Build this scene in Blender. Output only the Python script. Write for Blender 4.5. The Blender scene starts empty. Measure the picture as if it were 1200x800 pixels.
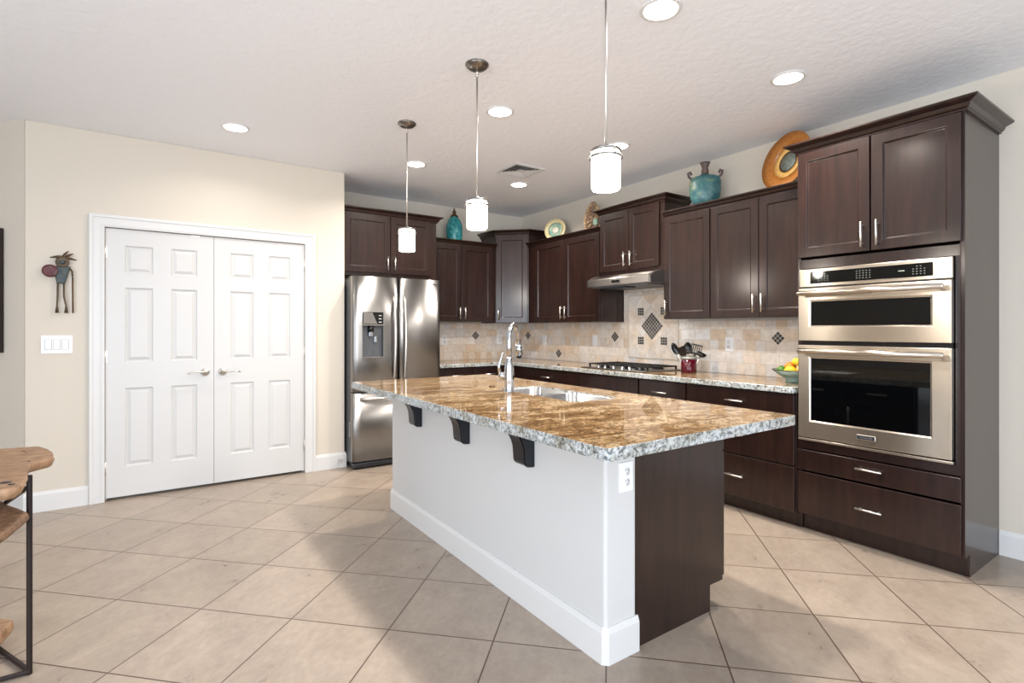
import bpy, bmesh, math, random
from mathutils import Vector, Matrix
random.seed(7)
scene = bpy.context.scene
COL = scene.collection
R = math.radians

# ------------------------------------------------------------------ camera, world, exposure, daylight
YAW = 34.54
F_PX, HORIZON, EYE = 616.1, 385.6, 1.284
cam_d = bpy.data.cameras.new('camera')
cam = bpy.data.objects.new('camera', cam_d); COL.objects.link(cam)
cam_d.sensor_fit = 'HORIZONTAL'; cam_d.sensor_width = 36.0
cam_d.lens = 36.0 * F_PX / 1200.0
cam_d.shift_y = -(400 - HORIZON) / 1200.0
cam_d.clip_start = 0.05
cam.location = (0, 0, EYE)
cam.rotation_euler = (R(90), 0, R(-YAW))
scene.camera = cam

vs = scene.view_settings
vs.view_transform = 'Standard'; vs.look = 'None'; vs.gamma = 1.0; vs.use_curve_mapping = False
vs.exposure = 0.0
scene.cycles.use_denoising = True
scene.cycles.max_bounces = 10
scene.cycles.diffuse_bounces = 6
scene.cycles.sample_clamp_indirect = 6.0

world = bpy.data.worlds.new('world'); scene.world = world; world.use_nodes = True
bg = world.node_tree.nodes['Background']
bg.inputs[0].default_value = (0.62, 0.78, 1.0, 1); bg.inputs[1].default_value = 1.6

def area(name, loc, rot, sx, sy, power, color):
    l = bpy.data.lights.new(name, 'AREA'); l.shape = 'RECTANGLE'; l.size = sx; l.size_y = sy
    l.energy = power; l.color = color
    o = bpy.data.objects.new(name, l); COL.objects.link(o); o.location = loc; o.rotation_euler = rot
    return o
DAY = (0.87, 0.93, 1.0)
area('rear_daylight', (0.1, -2.78, 1.25), (R(90), 0, R(0)), 4.6, 2.2, 135, DAY)
area('side_daylight', (-3.36, -0.3, 1.25), (R(90), 0, R(-90)), 3.6, 2.1, 150, DAY)

CAN_W, CAN_EMIT = 21.0, 14.0
PEND_EMIT = 9.0
WARM = (1.0, 0.91, 0.81)

# ------------------------------------------------------------------ materials
def lin(c):
    return tuple(((x/255)/12.92 if x/255 <= .04045 else ((x/255+.055)/1.055)**2.4) for x in c) + (1,)
def mat(name, col=(128,128,128), rough=.5, metal=0.0, **kw):
    m = bpy.data.materials.new(name); m.use_nodes = True
    b = m.node_tree.nodes['Principled BSDF']
    b.inputs['Base Color'].default_value = lin(col); b.inputs['Roughness'].default_value = rough
    b.inputs['Metallic'].default_value = metal
    for k, v in kw.items():
        b.inputs[k.replace('_', ' ')].default_value = v
    return m
def N(m, t, **kw):
    n = m.node_tree.nodes.new(t)
    for k, v in kw.items():
        if hasattr(n, k): setattr(n, k, v)
        else: n.inputs[k.replace('_', ' ')].default_value = v
    return n
def LK(m, a, ao, b, bi): m.node_tree.links.new(a.outputs[ao], b.inputs[bi])
def P(m): return m.node_tree.nodes['Principled BSDF']
def ramp(m, stops):
    r = N(m, 'ShaderNodeValToRGB'); e = r.color_ramp.elements
    while len(e) < len(stops): e.new(0.5)
    for el, (p, c) in zip(e, stops): el.position = p; el.color = lin(c)
    return r
def coords(m, rotz=0, scale=(1,1,1), loc=(0,0,0), what='Object'):
    tc = N(m, 'ShaderNodeTexCoord'); mp = N(m, 'ShaderNodeMapping')
    mp.inputs['Rotation'].default_value = (0, 0, rotz); mp.inputs['Scale'].default_value = scale
    mp.inputs['Location'].default_value = loc
    LK(m, tc, what, mp, 'Vector'); return mp
def noise(m, vec, scale, detail=4, rough=.55, dist=0):
    n = N(m, 'ShaderNodeTexNoise'); n.inputs['Scale'].default_value = scale
    n.inputs['Detail'].default_value = detail; n.inputs['Roughness'].default_value = rough
    n.inputs['Distortion'].default_value = dist
    LK(m, vec, 'Vector', n, 'Vector'); return n
def mix(m, fac, a, b, blend='MIX'):
    x = N(m, 'ShaderNodeMix'); x.data_type = 'RGBA'; x.blend_type = blend
    for sock, v in ((0, fac), (6, a), (7, b)):
        if isinstance(v, tuple) and isinstance(v[0], bpy.types.Node): m.node_tree.links.new(v[0].outputs[v[1]], x.inputs[sock])
        elif isinstance(v, tuple): x.inputs[sock].default_value = lin(v)
        else: x.inputs[sock].default_value = v
    return x
def bump(m, node, out, strength, dist=.01):
    b = N(m, 'ShaderNodeBump'); b.inputs['Strength'].default_value = strength; b.inputs['Distance'].default_value = dist
    LK(m, node, out, b, 'Height'); LK(m, b, 'Normal', P(m), 'Normal'); return b

M = {}
def plaster(name, col, bs=.12, sc=28):
    m = mat(name, col, .75)
    v = coords(m); n = noise(m, v, sc, 5); bump(m, n, 'Fac', bs, .01)
    M[name] = m; return m
plaster('wall_beige', (211, 203, 190))
plaster('wall_white', (206, 206, 205))
plaster('ceiling_white', (238, 240, 245), .4, 22)
M['trim_white'] = mat('trim_white', (217, 217, 216), .35)
M['door_white'] = mat('door_white', (207, 207, 206), .35)
M['plastic_white'] = mat('plastic_white', (240, 241, 243), .3)
M['plastic_shadow'] = mat('plastic_shadow', (120, 120, 124), .5)

def wood(name, c1, c2, rough=.28, sc=3.0, stretch=(9, 9, .9)):
    m = mat(name, c1, rough)
    v = coords(m, scale=stretch, what='Generated' if False else 'Object')
    n = noise(m, v, sc, 6, .6, .4)
    r = ramp(m, [(.3, c1), (.7, c2)]); LK(m, n, 'Fac', r, 'Fac'); LK(m, r, 'Color', P(m), 'Base Color')
    v2 = coords(m, scale=(60, 60, 5)); n2 = noise(m, v2, 3, 3); bump(m, n2, 'Fac', .05, .002)
    M[name] = m; return m
wood('espresso', (27, 14, 11), (44, 25, 20), .45)
P(M['espresso']).inputs['Specular IOR Level'].default_value = .15
P(M['espresso']).inputs['Coat Weight'].default_value = .75
P(M['espresso']).inputs['Coat Roughness'].default_value = .19
wood('shadow_gap', (16, 10, 10), (20, 12, 12), .6)
wood('drift', (116, 86, 62), (176, 142, 110), .55, 7, (3, 7, 3))
wood('drift_dark', (74, 54, 40), (150, 116, 88), .6, 9, (6, 4, 6))
M['bracket'] = mat('bracket', (10, 16, 25), .25)
M['iron'] = mat('iron', (58, 50, 50), .45, .7)
M['nickel'] = mat('nickel', (222, 218, 212), .34, 1.0)
M['canopy_metal'] = mat('canopy_metal', (134, 128, 122), .3, 1.0)
M['chrome'] = mat('chrome', (186, 190, 196), .12, 1.0)
M['black'] = mat('black', (10, 10, 12), .25)
M['grate'] = mat('grate', (14, 14, 15), .5)
M['glass_black'] = mat('glass_black', (4, 5, 6), .04)
M['grey_paint'] = mat('grey_paint', (92, 94, 98), .45, .3)
M['dark_plastic'] = mat('dark_plastic', (40, 42, 48), .4)
def steel(name, col, rough, along):
    m = mat(name, col, rough, 1.0)
    v = coords(m, scale=along); n = noise(m, v, 4, 3)
    mr = N(m, 'ShaderNodeMapRange'); mr.inputs['To Min'].default_value = rough*.92; mr.inputs['To Max'].default_value = rough*1.1
    LK(m, n, 'Fac', mr, 'Value'); LK(m, mr, 'Result', P(m), 'Roughness')
    P(m).inputs['Anisotropic'].default_value = .85; P(m).inputs['Anisotropic Rotation'].default_value = .25
    tg = N(m, 'ShaderNodeTangent'); tg.direction_type = 'RADIAL'; tg.axis = 'Z'; LK(m, tg, 0, P(m), 'Tangent')
    M[name] = m; return m
steel('steel', (150, 149, 148), .30, (40, 40, .4))
steel('steel_warm', (206, 197, 184), .26, (40, 40, .4))
steel('steel_sink', (200, 203, 206), .22, (20, 20, 1))
steel('hood_steel', (196, 190, 184), .3, (60, 1, 1))

# floor tile
m = mat('floor_tile', (180, 160, 140), .3); M['floor_tile'] = m
v = coords(m, rotz=R(-45)); 
off = N(m, 'ShaderNodeVectorMath'); off.operation = 'SUBTRACT'; off.inputs[1].default_value = (2.115, 2.300, 0)
LK(m, v, 'Vector', off, 0)
br = N(m, 'ShaderNodeTexBrick'); br.offset = 0.0; br.squash = 1.0
br.inputs['Scale'].default_value = 1; br.inputs['Brick Width'].default_value = .4578; br.inputs['Row Height'].default_value = .4578
br.inputs['Mortar Size'].default_value = .0034; br.inputs['Mortar Smooth'].default_value = .3
br.inputs['Color1'].default_value = (0,0,0,1); br.inputs['Color2'].default_value = (1,1,1,1); br.inputs['Bias'].default_value = 0
LK(m, off, 'Vector', br, 'Vector')
# each tile has its own cloud pattern: shift the noise lookup by the tile's random value
sh = N(m, 'ShaderNodeVectorMath'); sh.operation = 'MULTIPLY_ADD'
LK(m, br, 'Color', sh, 0); sh.inputs[1].default_value = (17, 31, 9); LK(m, off, 'Vector', sh, 2)
st = N(m, 'ShaderNodeMapping'); st.inputs['Scale'].default_value = (1.6, 2.2, 1.6); st.inputs['Rotation'].default_value = (0, 0, R(20)); LK(m, sh, 0, st, 'Vector')
n1 = noise(m, st, 2.6, 8, .66, .6); n2 = noise(m, st, 16, 6, .7, .3)
r1 = ramp(m, [(.2, (154, 141, 129)), (.5, (172, 159, 146)), (.8, (188, 175, 161))]); LK(m, n1, 'Fac', r1, 'Fac')
r2 = ramp(m, [(.3, (222, 219, 215)), (.7, (255, 255, 255))]); LK(m, n2, 'Fac', r2, 'Fac')
a = mix(m, .6, (r1, 'Color'), (r2, 'Color'), 'MULTIPLY')
rt = ramp(m, [(0, (232, 230, 228)), (1, (255, 252, 250))]); LK(m, br, 'Color', rt, 'Fac')
a2 = mix(m, .8, (a, 2), (rt, 'Color'), 'MULTIPLY')
gr = mix(m, (br, 'Fac'), (a2, 2), (84, 64, 54)); LK(m, gr, 2, P(m), 'Base Color')
inv = N(m, 'ShaderNodeMath'); inv.operation = 'MULTIPLY_ADD'; inv.inputs[1].default_value = -1; inv.inputs[2].default_value = 1
LK(m, br, 'Fac', inv, 0)
cb = N(m, 'ShaderNodeMath'); cb.operation = 'MULTIPLY_ADD'; cb.inputs[1].default_value = .04
LK(m, n2, 'Fac', cb, 0); LK(m, inv, 0, cb, 2); bump(m, cb, 0, .35, .003)
rr = N(m, 'ShaderNodeMapRange'); rr.inputs['To Min'].default_value = .2; rr.inputs['To Max'].default_value = .42
LK(m, n1, 'Fac', rr, 'Value'); LK(m, rr, 'Result', P(m), 'Roughness')

# granite
def granite(name, base, speck, rough, s1, s2):
    m = mat(name, (190, 150, 110), rough); M[name] = m
    v = coords(m, rotz=R(35), scale=(1.0, 1.9, 1.8)); n1 = noise(m, v, 4.6, 12, .74, 1.0)
    r1 = ramp(m, base); LK(m, n1, 'Fac', r1, 'Fac')
    v2 = coords(m, rotz=R(35), scale=(1, 1.3, 1.3)); n2 = noise(m, v2, s1, 5, .7, .2)
    r2 = ramp(m, speck); LK(m, n2, 'Fac', r2, 'Fac')
    a = mix(m, .85, (r1, 'Color'), (r2, 'Color'), 'MULTIPLY')
    vo = noise(m, v2, s2, 3, .6, .6)
    r3 = ramp(m, [(.0, (44, 40, 42)), (.34, (70, 60, 56)), (.43, (255, 255, 255))]); LK(m, vo, 'Fac', r3, 'Fac')
    a2 = mix(m, .8, (a, 2), (r3, 'Color'), 'MULTIPLY')
    LK(m, a2, 2, P(m), 'Base Color')
    return m
granite('granite', [(.25, (76, 60, 44)), (.40, (124, 98, 68)), (.50, (162, 134, 98)), (.58, (202, 184, 154)), (.70, (156, 124, 84)), (.85, (192, 166, 132))],
        [(.36, (104, 86, 74)), (.50, (226, 216, 204)), (.62, (255, 255, 255))], .04, 60, 40)
granite('granite_edge', [(.25, (128, 122, 110)), (.42, (176, 172, 160)), (.55, (214, 216, 216)), (.68, (190, 196, 200)), (.8, (150, 136, 112))],
        [(.40, (70, 78, 78)), (.50, (206, 212, 214)), (.62, (255, 255, 255))], .3, 60, 42)

# travertine backsplash
m = mat('travertine', (200, 180, 155), .38); M['travertine'] = m
tc = N(m, 'ShaderNodeTexCoord'); sx = N(m, 'ShaderNodeSeparateXYZ'); LK(m, tc, 'Object', sx, 0)
ad = N(m, 'ShaderNodeMath'); ad.operation = 'SUBTRACT'; LK(m, sx, 'X', ad, 0); LK(m, sx, 'Y', ad, 1)
cx = N(m, 'ShaderNodeCombineXYZ'); LK(m, ad, 0, cx, 'X')
zz = N(m, 'ShaderNodeMath'); zz.operation = 'SUBTRACT'; LK(m, sx, 'Z', zz, 0); zz.inputs[1].default_value = .914
LK(m, zz, 0, cx, 'Y')
br = N(m, 'ShaderNodeTexBrick'); br.offset = .5; br.squash = .55; br.squash_frequency = 2; br.offset_frequency = 2
br.inputs['Scale'].default_value = 1; br.inputs['Brick Width'].default_value = .152; br.inputs['Row Height'].default_value = .0925
br.inputs['Mortar Size'].default_value = .0016; br.inputs['Mortar Smooth'].default_value = .2
br.inputs['Color1'].default_value = (0,0,0,1); br.inputs['Color2'].default_value = (1,1,1,1)
LK(m, cx, 'Vector', br, 'Vector')
rb = ramp(m, [(0, (232, 212, 188)), (.2, (238, 234, 228)), (.4, (224, 202, 176)), (.55, (226, 226, 226)), (.75, (236, 224, 210)), (1, (242, 240, 238))])
rb.color_ramp.interpolation = 'LINEAR'; LK(m, br, 'Color', rb, 'Fac')
v = coords(m); n = noise(m, v, 22, 6, .65, .5); r = ramp(m, [(.3, (200, 194, 188)), (.6, (255, 255, 255))]); LK(m, n, 'Fac', r, 'Fac')
n3 = noise(m, v, 4.5, 3, .6, .5); r4 = ramp(m, [(.34, (232, 214, 194)), (.6, (255, 255, 255))]); LK(m, n3, 'Fac', r4, 'Fac')
a0 = mix(m, .45, (rb, 'Color'), (r, 'Color'), 'MULTIPLY'); a = mix(m, .45, (a0, 2), (r4, 'Color'), 'MULTIPLY')
a2 = mix(m, (br, 'Fac'), (a, 2), (196, 186, 174)); LK(m, a2, 2, P(m), 'Base Color')
M['travertine_diag'] = m2 = m.copy(); m2.name = 'travertine_diag'
# diagonal version for the medallion: rotate the plane coordinates 45 degrees
nt = m2.node_tree
brn = [x for x in nt.nodes if x.type == 'TEX_BRICK'][0]; cxn = [x for x in nt.nodes if x.type == 'COMBXYZ'][0]
mp = nt.nodes.new('ShaderNodeMapping'); mp.inputs['Rotation'].default_value = (0, 0, R(45)); mp.inputs['Location'].default_value = (.03, .05, 0)
nt.links.new(cxn.outputs[0], mp.inputs['Vector']); nt.links.new(mp.outputs[0], brn.inputs['Vector'])
brn.inputs['Brick Width'].default_value = .145; brn.inputs['Row Height'].default_value = .145; brn.squash = 1; brn.offset = 0
M['pencil'] = mat('pencil', (206, 196, 184), .4)

def mosaic(name, pitch, rot):
    m = mat(name, (70, 68, 66), .25); M[name] = m
    v = coords(m, what='Object')   # mosaic objects lie in their own x-z plane
    sp = N(m, 'ShaderNodeSeparateXYZ'); LK(m, v, 'Vector', sp, 0)
    c = N(m, 'ShaderNodeCombineXYZ'); LK(m, sp, 'X', c, 'X'); LK(m, sp, 'Z', c, 'Y')
    b = N(m, 'ShaderNodeTexBrick'); b.offset = 0; b.inputs['Scale'].default_value = 1
    mp = N(m, 'ShaderNodeMapping'); mp.inputs['Rotation'].default_value = (0, 0, rot); LK(m, c, 'Vector', mp, 'Vector')
    o2 = N(m, 'ShaderNodeVectorMath'); o2.operation = 'ADD'; o2.inputs[1].default_value = (pitch/2, pitch/2, 0); LK(m, mp, 'Vector', o2, 0)
    b.inputs['Brick Width'].default_value = pitch; b.inputs['Row Height'].default_value = pitch; b.inputs['Mortar Size'].default_value = .0022
    b.inputs['Color1'].default_value = lin((52, 52, 54)); b.inputs['Color2'].default_value = lin((88, 82, 78)); b.inputs['Mortar'].default_value = lin((186, 178, 168))
    LK(m, o2, 'Vector', b, 'Vector'); LK(m, b, 'Color', P(m), 'Base Color')
    return m
mosaic('mosaic_diag', .0267, R(45)); mosaic('mosaic_square', .0245, 0)

def emit(name, col, s):
    m = mat(name, col, .3); P(m).inputs['Emission Color'].default_value = lin(col); P(m).inputs['Emission Strength'].default_value = s
    M[name] = m; return m
emit('lamp_disc', (255, 250, 240), CAN_EMIT)
emit('pendant_glass', (255, 244, 226), PEND_EMIT)
M['clear_glass'] = mat('clear_glass', (235, 240, 240), .05, 0, Transmission_Weight=1.0)
M['shade_ring'] = mat('shade_ring', (150, 148, 146), .25, .9)

def spotty(name, cols, sc, rough=.35, metal=0, stretch=(1,1,1)):
    m = mat(name, cols[0], rough, metal); v = coords(m, scale=stretch); n = noise(m, v, sc, 5, .6, .6)
    k = len(cols); r = ramp(m, [(.25 + .5*i/(k-1), c) for i, c in enumerate(cols)])
    LK(m, n, 'Fac', r, 'Fac'); LK(m, r, 'Color', P(m), 'Base Color'); M[name] = m; return m
spotty('teal_glaze', [(20, 84, 92), (44, 140, 146), (110, 190, 184)], 30, .25)
spotty('bronze', [(60, 44, 32), (110, 84, 56)], 30, .4, .6)
spotty('raku', [(26, 44, 48), (40, 82, 90), (60, 108, 112), (92, 122, 108), (196, 156, 76)], 15, .35)
spotty('raku_dark', [(60, 44, 40), (112, 92, 84)], 20, .4)
spotty('amber_glass', [(110, 62, 24), (190, 122, 50), (140, 84, 34)], 60, .25)
spotty('amber_ring', [(222, 160, 70), (244, 206, 130)], 30, .25)
spotty('grey_glass', [(96, 110, 108), (150, 160, 150)], 40, .25)
spotty('plate_rim', [(214, 180, 110), (226, 214, 170), (190, 176, 120)], 18, .3)
spotty('plate_teal', [(70, 130, 132), (150, 180, 162), (196, 196, 150)], 22, .25)
spotty('plate_pale', [(236, 226, 200), (246, 240, 226)], 20, .3)
spotty('shell', [(92, 70, 50), (164, 138, 104), (206, 176, 132)], 22, .5)
spotty('crock_red', [(48, 5, 16), (80, 10, 26), (48, 16, 42)], 14, .15)
spotty('crock_rim', [(120, 128, 122), (168, 172, 160)], 30, .3)
spotty('metal_patina', [(36, 48, 56), (70, 78, 78), (88, 74, 58)], 40, .45, .5)
spotty('metal_tan', [(56, 46, 34), (104, 88, 64)], 40, .45, .3)
spotty('metal_red', [(60, 8, 12), (96, 14, 20), (70, 12, 18), (140, 112, 106)], 45, .4)
spotty('bowl_glaze', [(70, 96, 84), (130, 160, 150), (184, 196, 190)], 12, .25, 0, (1, 1, 5))
spotty('canvas_blue', [(30, 40, 52), (70, 112, 140), (120, 160, 180)], 10, .6)
M['frame_dark'] = mat('frame_dark', (34, 22, 22), .4)
for nm, c in (('orange_skin', (238, 130, 20)), ('lime_skin', (70, 120, 36)), ('lemon_skin', (246, 208, 50)), ('peach_skin', (246, 184, 104))):
    mm = mat(nm, c, .4); n = noise(mm, coords(mm), 120, 2); bump(mm, n, 'Fac', .15, .002); M[nm] = mm
M['outside'] = mat('outside', (200, 190, 170), .9)

# ------------------------------------------------------------------ mesh builders
class MB:
    def __init__(s): s.v = []; s.f = []; s.sm = []; s.mi = []; s.cur = 0
    def add(s, vs, fs, smooth=False):
        o = len(s.v); s.v += [tuple(x) for x in vs]
        for f in fs: s.f.append([i + o for i in f]); s.sm.append(smooth); s.mi.append(s.cur)
        return s
    def box(s, x0, y0, z0, x1, y1, z1):
        vs = [(x, y, z) for z in (z0, z1) for y in (y0, y1) for x in (x0, x1)]
        return s.add(vs, [(0,2,3,1), (4,5,7,6), (0,1,5,4), (2,6,7,3), (0,4,6,2), (1,3,7,5)])
    def prism(s, pts, z0, z1, axis='z', smooth=False):
        n = len(pts)
        if axis == 'z': a = [(p[0], p[1], z0) for p in pts]; b = [(p[0], p[1], z1) for p in pts]
        elif axis == 'y': a = [(p[0], z0, p[1]) for p in pts]; b = [(p[0], z1, p[1]) for p in pts]
        else: a = [(z0, p[0], p[1]) for p in pts]; b = [(z1, p[0], p[1]) for p in pts]
        s.add(a + b, [list(range(n))[::-1], list(range(n, 2*n))])
        s.add(a + b, [(i, (i+1) % n, n + (i+1) % n, n + i) for i in range(n)], smooth); return s
    def lathe(s, prof, cx=0, cy=0, cz=0, n=32, ry=1.0, closed=False):
        vs = []; k = len(prof)
        for r, z in prof:
            for j in range(n):
                t = 2*math.pi*j/n; vs.append((cx + r*math.cos(t), cy + ry*r*math.sin(t), cz + z))
        fs = []
        for i in range(k-1 if not closed else k):
            for j in range(n):
                a, b = i*n+j, i*n+(j+1) % n; c, d = ((i+1) % k)*n+(j+1) % n, ((i+1) % k)*n+j
                fs.append((a, b, c, d))
        s.add(vs, fs, True)
        if not closed:
            if prof[0][0] > 1e-5: s.add(vs[:n], [list(range(n))[::-1]])
            if prof[-1][0] > 1e-5: s.add(vs[-n:], [list(range(n))])
        return s
    def tube(s, path, rad, n=12, cap=True):
        path = [Vector(p) for p in path]; k = len(path)
        rad = rad if isinstance(rad, (list, tuple)) else [rad]*k
        vs = []; up = None
        for i, p in enumerate(path):
            t = (path[min(i+1, k-1)] - path[max(i-1, 0)]).normalized()
            if up is None: up = t.orthogonal().normalized()
            up = (up - t*up.dot(t)).normalized(); w = t.cross(up)
            for j in range(n):
                a = 2*math.pi*j/n; vs.append(p + (up*math.cos(a) + w*math.sin(a))*rad[i])
        fs = [(i*n+j, i*n+(j+1) % n, (i+1)*n+(j+1) % n, (i+1)*n+j) for i in range(k-1) for j in range(n)]
        s.add(vs, fs, True)
        if cap: s.add(vs[:n], [list(range(n))[::-1]]); s.add(vs[-n:], [list(range(n))])
        return s
    def cyl(s, a, b, r, n=20): return s.tube([a, b], r, n)
    def ball(s, c, r, n=20, sc=(1,1,1)):
        k = n//2; vs = []; fs = []
        for i in range(k+1):
            ph = math.pi*i/k
            for j in range(n):
                t = 2*math.pi*j/n
                vs.append((c[0]+sc[0]*r*math.sin(ph)*math.cos(t), c[1]+sc[1]*r*math.sin(ph)*math.sin(t), c[2]+sc[2]*r*math.cos(ph)))
        for i in range(k):
            for j in range(n): fs.append((i*n+j, (i+1)*n+j, (i+1)*n+(j+1) % n, i*n+(j+1) % n))
        return s.add(vs, fs, True)
    def panel_front(s, xs, zs, panels, y, rings, yb):
        """a slab from y (front) to yb (back); grid cells in `panels` carry nested rings (inset, depth)"""
        def q(a, b, c, d): s.add([a, b, c, d], [(0,1,2,3)])
        for i in range(len(xs)-1):
            for j in range(len(zs)-1):
                x0, x1, z0, z1 = xs[i], xs[i+1], zs[j], zs[j+1]
                if (i, j) in panels:
                    pin, pd = 0, 0
                    for (ins, dep) in rings:
                        A = [(x0+pin, y+pd, z0+pin), (x1-pin, y+pd, z0+pin), (x1-pin, y+pd, z1-pin), (x0+pin, y+pd, z1-pin)]
                        B = [(x0+ins, y+dep, z0+ins), (x1-ins, y+dep, z0+ins), (x1-ins, y+dep, z1-ins), (x0+ins, y+dep, z1-ins)]
                        for e in range(4): q(A[e], A[(e+1) % 4], B[(e+1) % 4], B[e])
                        pin, pd = ins, dep
                    q(*[(x0+pin, y+pd, z0+pin), (x1-pin, y+pd, z0+pin), (x1-pin, y+pd, z1-pin), (x0+pin, y+pd, z1-pin)])
                else: q((x0, y, z0), (x1, y, z0), (x1, y, z1), (x0, y, z1))
        x0, x1, z0, z1 = xs[0], xs[-1], zs[0], zs[-1]
        q((x1, yb, z0), (x0, yb, z0), (x0, yb, z1), (x1, yb, z1))
        for i in range(len(xs)-1):
            q((xs[i], yb, z0), (xs[i+1], yb, z0), (xs[i+1], y, z0), (xs[i], y, z0)); q((xs[i], y, z1), (xs[i+1], y, z1), (xs[i+1], yb, z1), (xs[i], yb, z1))
        for j in range(len(zs)-1):
            q((x0, y, zs[j]), (x0, y, zs[j+1]), (x0, yb, zs[j+1]), (x0, yb, zs[j])); q((x1, yb, zs[j]), (x1, yb, zs[j+1]), (x1, y, zs[j+1]), (x1, y, zs[j]))
        return s
    def sweep(s, path, prof, closed_prof=True):
        """profile (out, z) swept along a 2-D path; out is to the right of travel, mitred"""
        k = len(path); rows = []
        for i, p in enumerate(path):
            p = Vector(p)
            d0 = (p - Vector(path[i-1])).normalized() if i > 0 else None
            d1 = (Vector(path[i+1]) - p).normalized() if i < k-1 else None
            d0 = d0 or d1; d1 = d1 or d0
            n0 = Vector((d0.y, -d0.x)); n1 = Vector((d1.y, -d1.x)); mm = (n0 + n1)
            mm = mm / max(mm.dot(n0), .2)
            rows.append([(p.x + mm.x*o, p.y + mm.y*o, z) for o, z in prof])
        n = len(prof); vs = [v for r_ in rows for v in r_]
        fs = [(i*n+j, (i+1)*n+j, (i+1)*n+(j+1) % n, i*n+(j+1) % n) for i in range(k-1) for j in range(n)]
        s.add(vs, fs); s.add(rows[0], [list(range(n))[::-1]]); s.add(rows[-1], [list(range(n))]); return s
    def build(s, name, material, parent=None, bevel=0, loc=None, rot=None, seg=2, recalc=True, mats=None):
        me = bpy.data.meshes.new(name); me.from_pydata(s.v, [], s.f); 
        for p, sm, mi in zip(me.polygons, s.sm, s.mi): p.use_smooth = sm; p.material_index = mi
        for mm in (mats or [material]): me.materials.append(M[mm] if isinstance(mm, str) else mm)
        if recalc:
            b = bmesh.new(); b.from_mesh(me); bmesh.ops.remove_doubles(b, verts=b.verts, dist=1e-5)
            bmesh.ops.recalc_face_normals(b, faces=b.faces); b.to_mesh(me); b.free()
        o = bpy.data.objects.new(name, me); COL.objects.link(o)
        if parent: o.parent = parent
        if loc is not None: o.location = loc
        if rot is not None: o.rotation_euler = rot
        if bevel:
            bv = o.modifiers.new('bevel', 'BEVEL'); bv.width = bevel; bv.segments = seg; bv.limit_method = 'ANGLE'; bv.angle_limit = R(40)
            bv.harden_normals = False
        return o

def tag(o, label=None, cat=None, group=None, kind=None):
    if label: o['label'] = label
    if cat: o['category'] = cat
    if group: o['group'] = group
    if kind: o['kind'] = kind
    return o
def thing(name, label, cat, loc=(0,0,0), rz=0, group=None):
    o = bpy.data.objects.new(name, None); COL.objects.link(o); o.empty_display_size = .05
    o.location = loc; o.rotation_euler = (0, 0, rz); return tag(o, label, cat, group)
def structure(name, mb, material, bevel=0, label=None):
    return tag(mb.build(name, material, bevel=bevel), label, None, None, 'structure')
def copy_tree(o, parent=None):
    c = o.copy(); COL.objects.link(c); c.parent = parent
    for ch in list(o.children): copy_tree(ch, c)
    return c
def text(name, body, size, material, parent, loc, rot=(R(90), 0, 0), depth=.0004, align='CENTER'):
    cu = bpy.data.curves.new(name, 'FONT'); cu.body = body; cu.size = size; cu.extrude = depth; cu.align_x = align; cu.align_y = 'CENTER'
    t = bpy.data.objects.new(name, cu); COL.objects.link(t)
    dg = bpy.context.evaluated_depsgraph_get(); me = bpy.data.meshes.new_from_object(t.evaluated_get(dg))
    bpy.data.objects.remove(t); o = bpy.data.objects.new(name, me); COL.objects.link(o); me.materials.clear(); me.materials.append(M[material])
    o.parent = parent; o.location = loc; o.rotation_euler = rot; return o

# ------------------------------------------------------------------ room shell
CE = 2.743
XR, YB, YL = 4.0, 5.6, 4.935
X0, Y0 = -3.4, -2.8
XE = 1.497         # free end of the pantry wall
XC = -0.72         # its left corner
structure('floor', MB().box(X0-.2, Y0-.2, -.1, XR+.15, YB+.15, 0), 'floor_tile')
structure('ceiling', MB().box(X0-.2, Y0-.2, CE, XR+.15, YB+.15, CE+.1), 'ceiling_white')
structure('wall_right', MB().box(XR, Y0, 0, XR+.12, YB+.12, CE), 'wall_beige')
structure('wall_back', MB().box(XE-.14, YB, 0, XR, YB+.12, CE), 'wall_beige')
DX0, DX1, DH = -.278, 1.142, 2.045
w = MB().prism([(XC, 0), (DX0, 0), (DX0, DH), (DX1, DH), (DX1, 0), (XE, 0), (XE, CE), (XC, CE)], YL, YL+.12, 'y')
structure('wall_pantry', w, 'wall_beige', .006)
structure('wall_alcove', MB().box(XE-.12, YL+.12, 0, XE, YB, CE), 'wall_beige')
structure('wall_pantry_back', MB().box(XC+.2, YL+.7, 0, XE-.14, YL+.8, CE), 'wall_beige')
L45 = .665
structure('wall_angled', MB().prism([(XC, YL), (XC, YL+.12), (XC-L45+.05, YL+L45+.12), (XC-L45, YL+L45)], 0, CE), 'wall_beige')
structure('wall_left_back', MB().box(X0, YL+L45, 0, XC-L45, YL+L45+.12, CE), 'wall_beige')
# left wall with a window, rear wall with a sliding door
w = MB(); w.box(X0-.12, Y0, 0, X0, -2.2, CE); w.box(X0-.12, 1.6, 0, X0, YB+.12, CE); w.box(X0-.12, -2.2, 0, X0, 1.6, .25); w.box(X0-.12, -2.2, 2.35, X0, 1.6, CE)
structure('wall_left', w, 'wall_beige')
w = MB(); w.box(X0-.12, Y0-.12, 0, -2.3, Y0, CE); w.box(2.5, Y0-.12, 0, XR+.12, Y0, CE); w.box(-2.3, Y0-.12, 2.35, 2.5, Y0, CE)
structure('wall_rear', w, 'wall_beige')
w = MB()
for a, b in ((-2.3, -2.24), (-.73, -.67), (.87, .93), (2.44, 2.5)): w.box(a, Y0-.1, 0.0, b, Y0-.04, 2.35)
w.box(-2.3, Y0-.1, 2.29, 2.5, Y0-.04, 2.35); w.box(-2.3, Y0-.1, 0, 2.5, Y0-.04, .05)
structure('window_1', w, 'trim_white')
w = MB()
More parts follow.
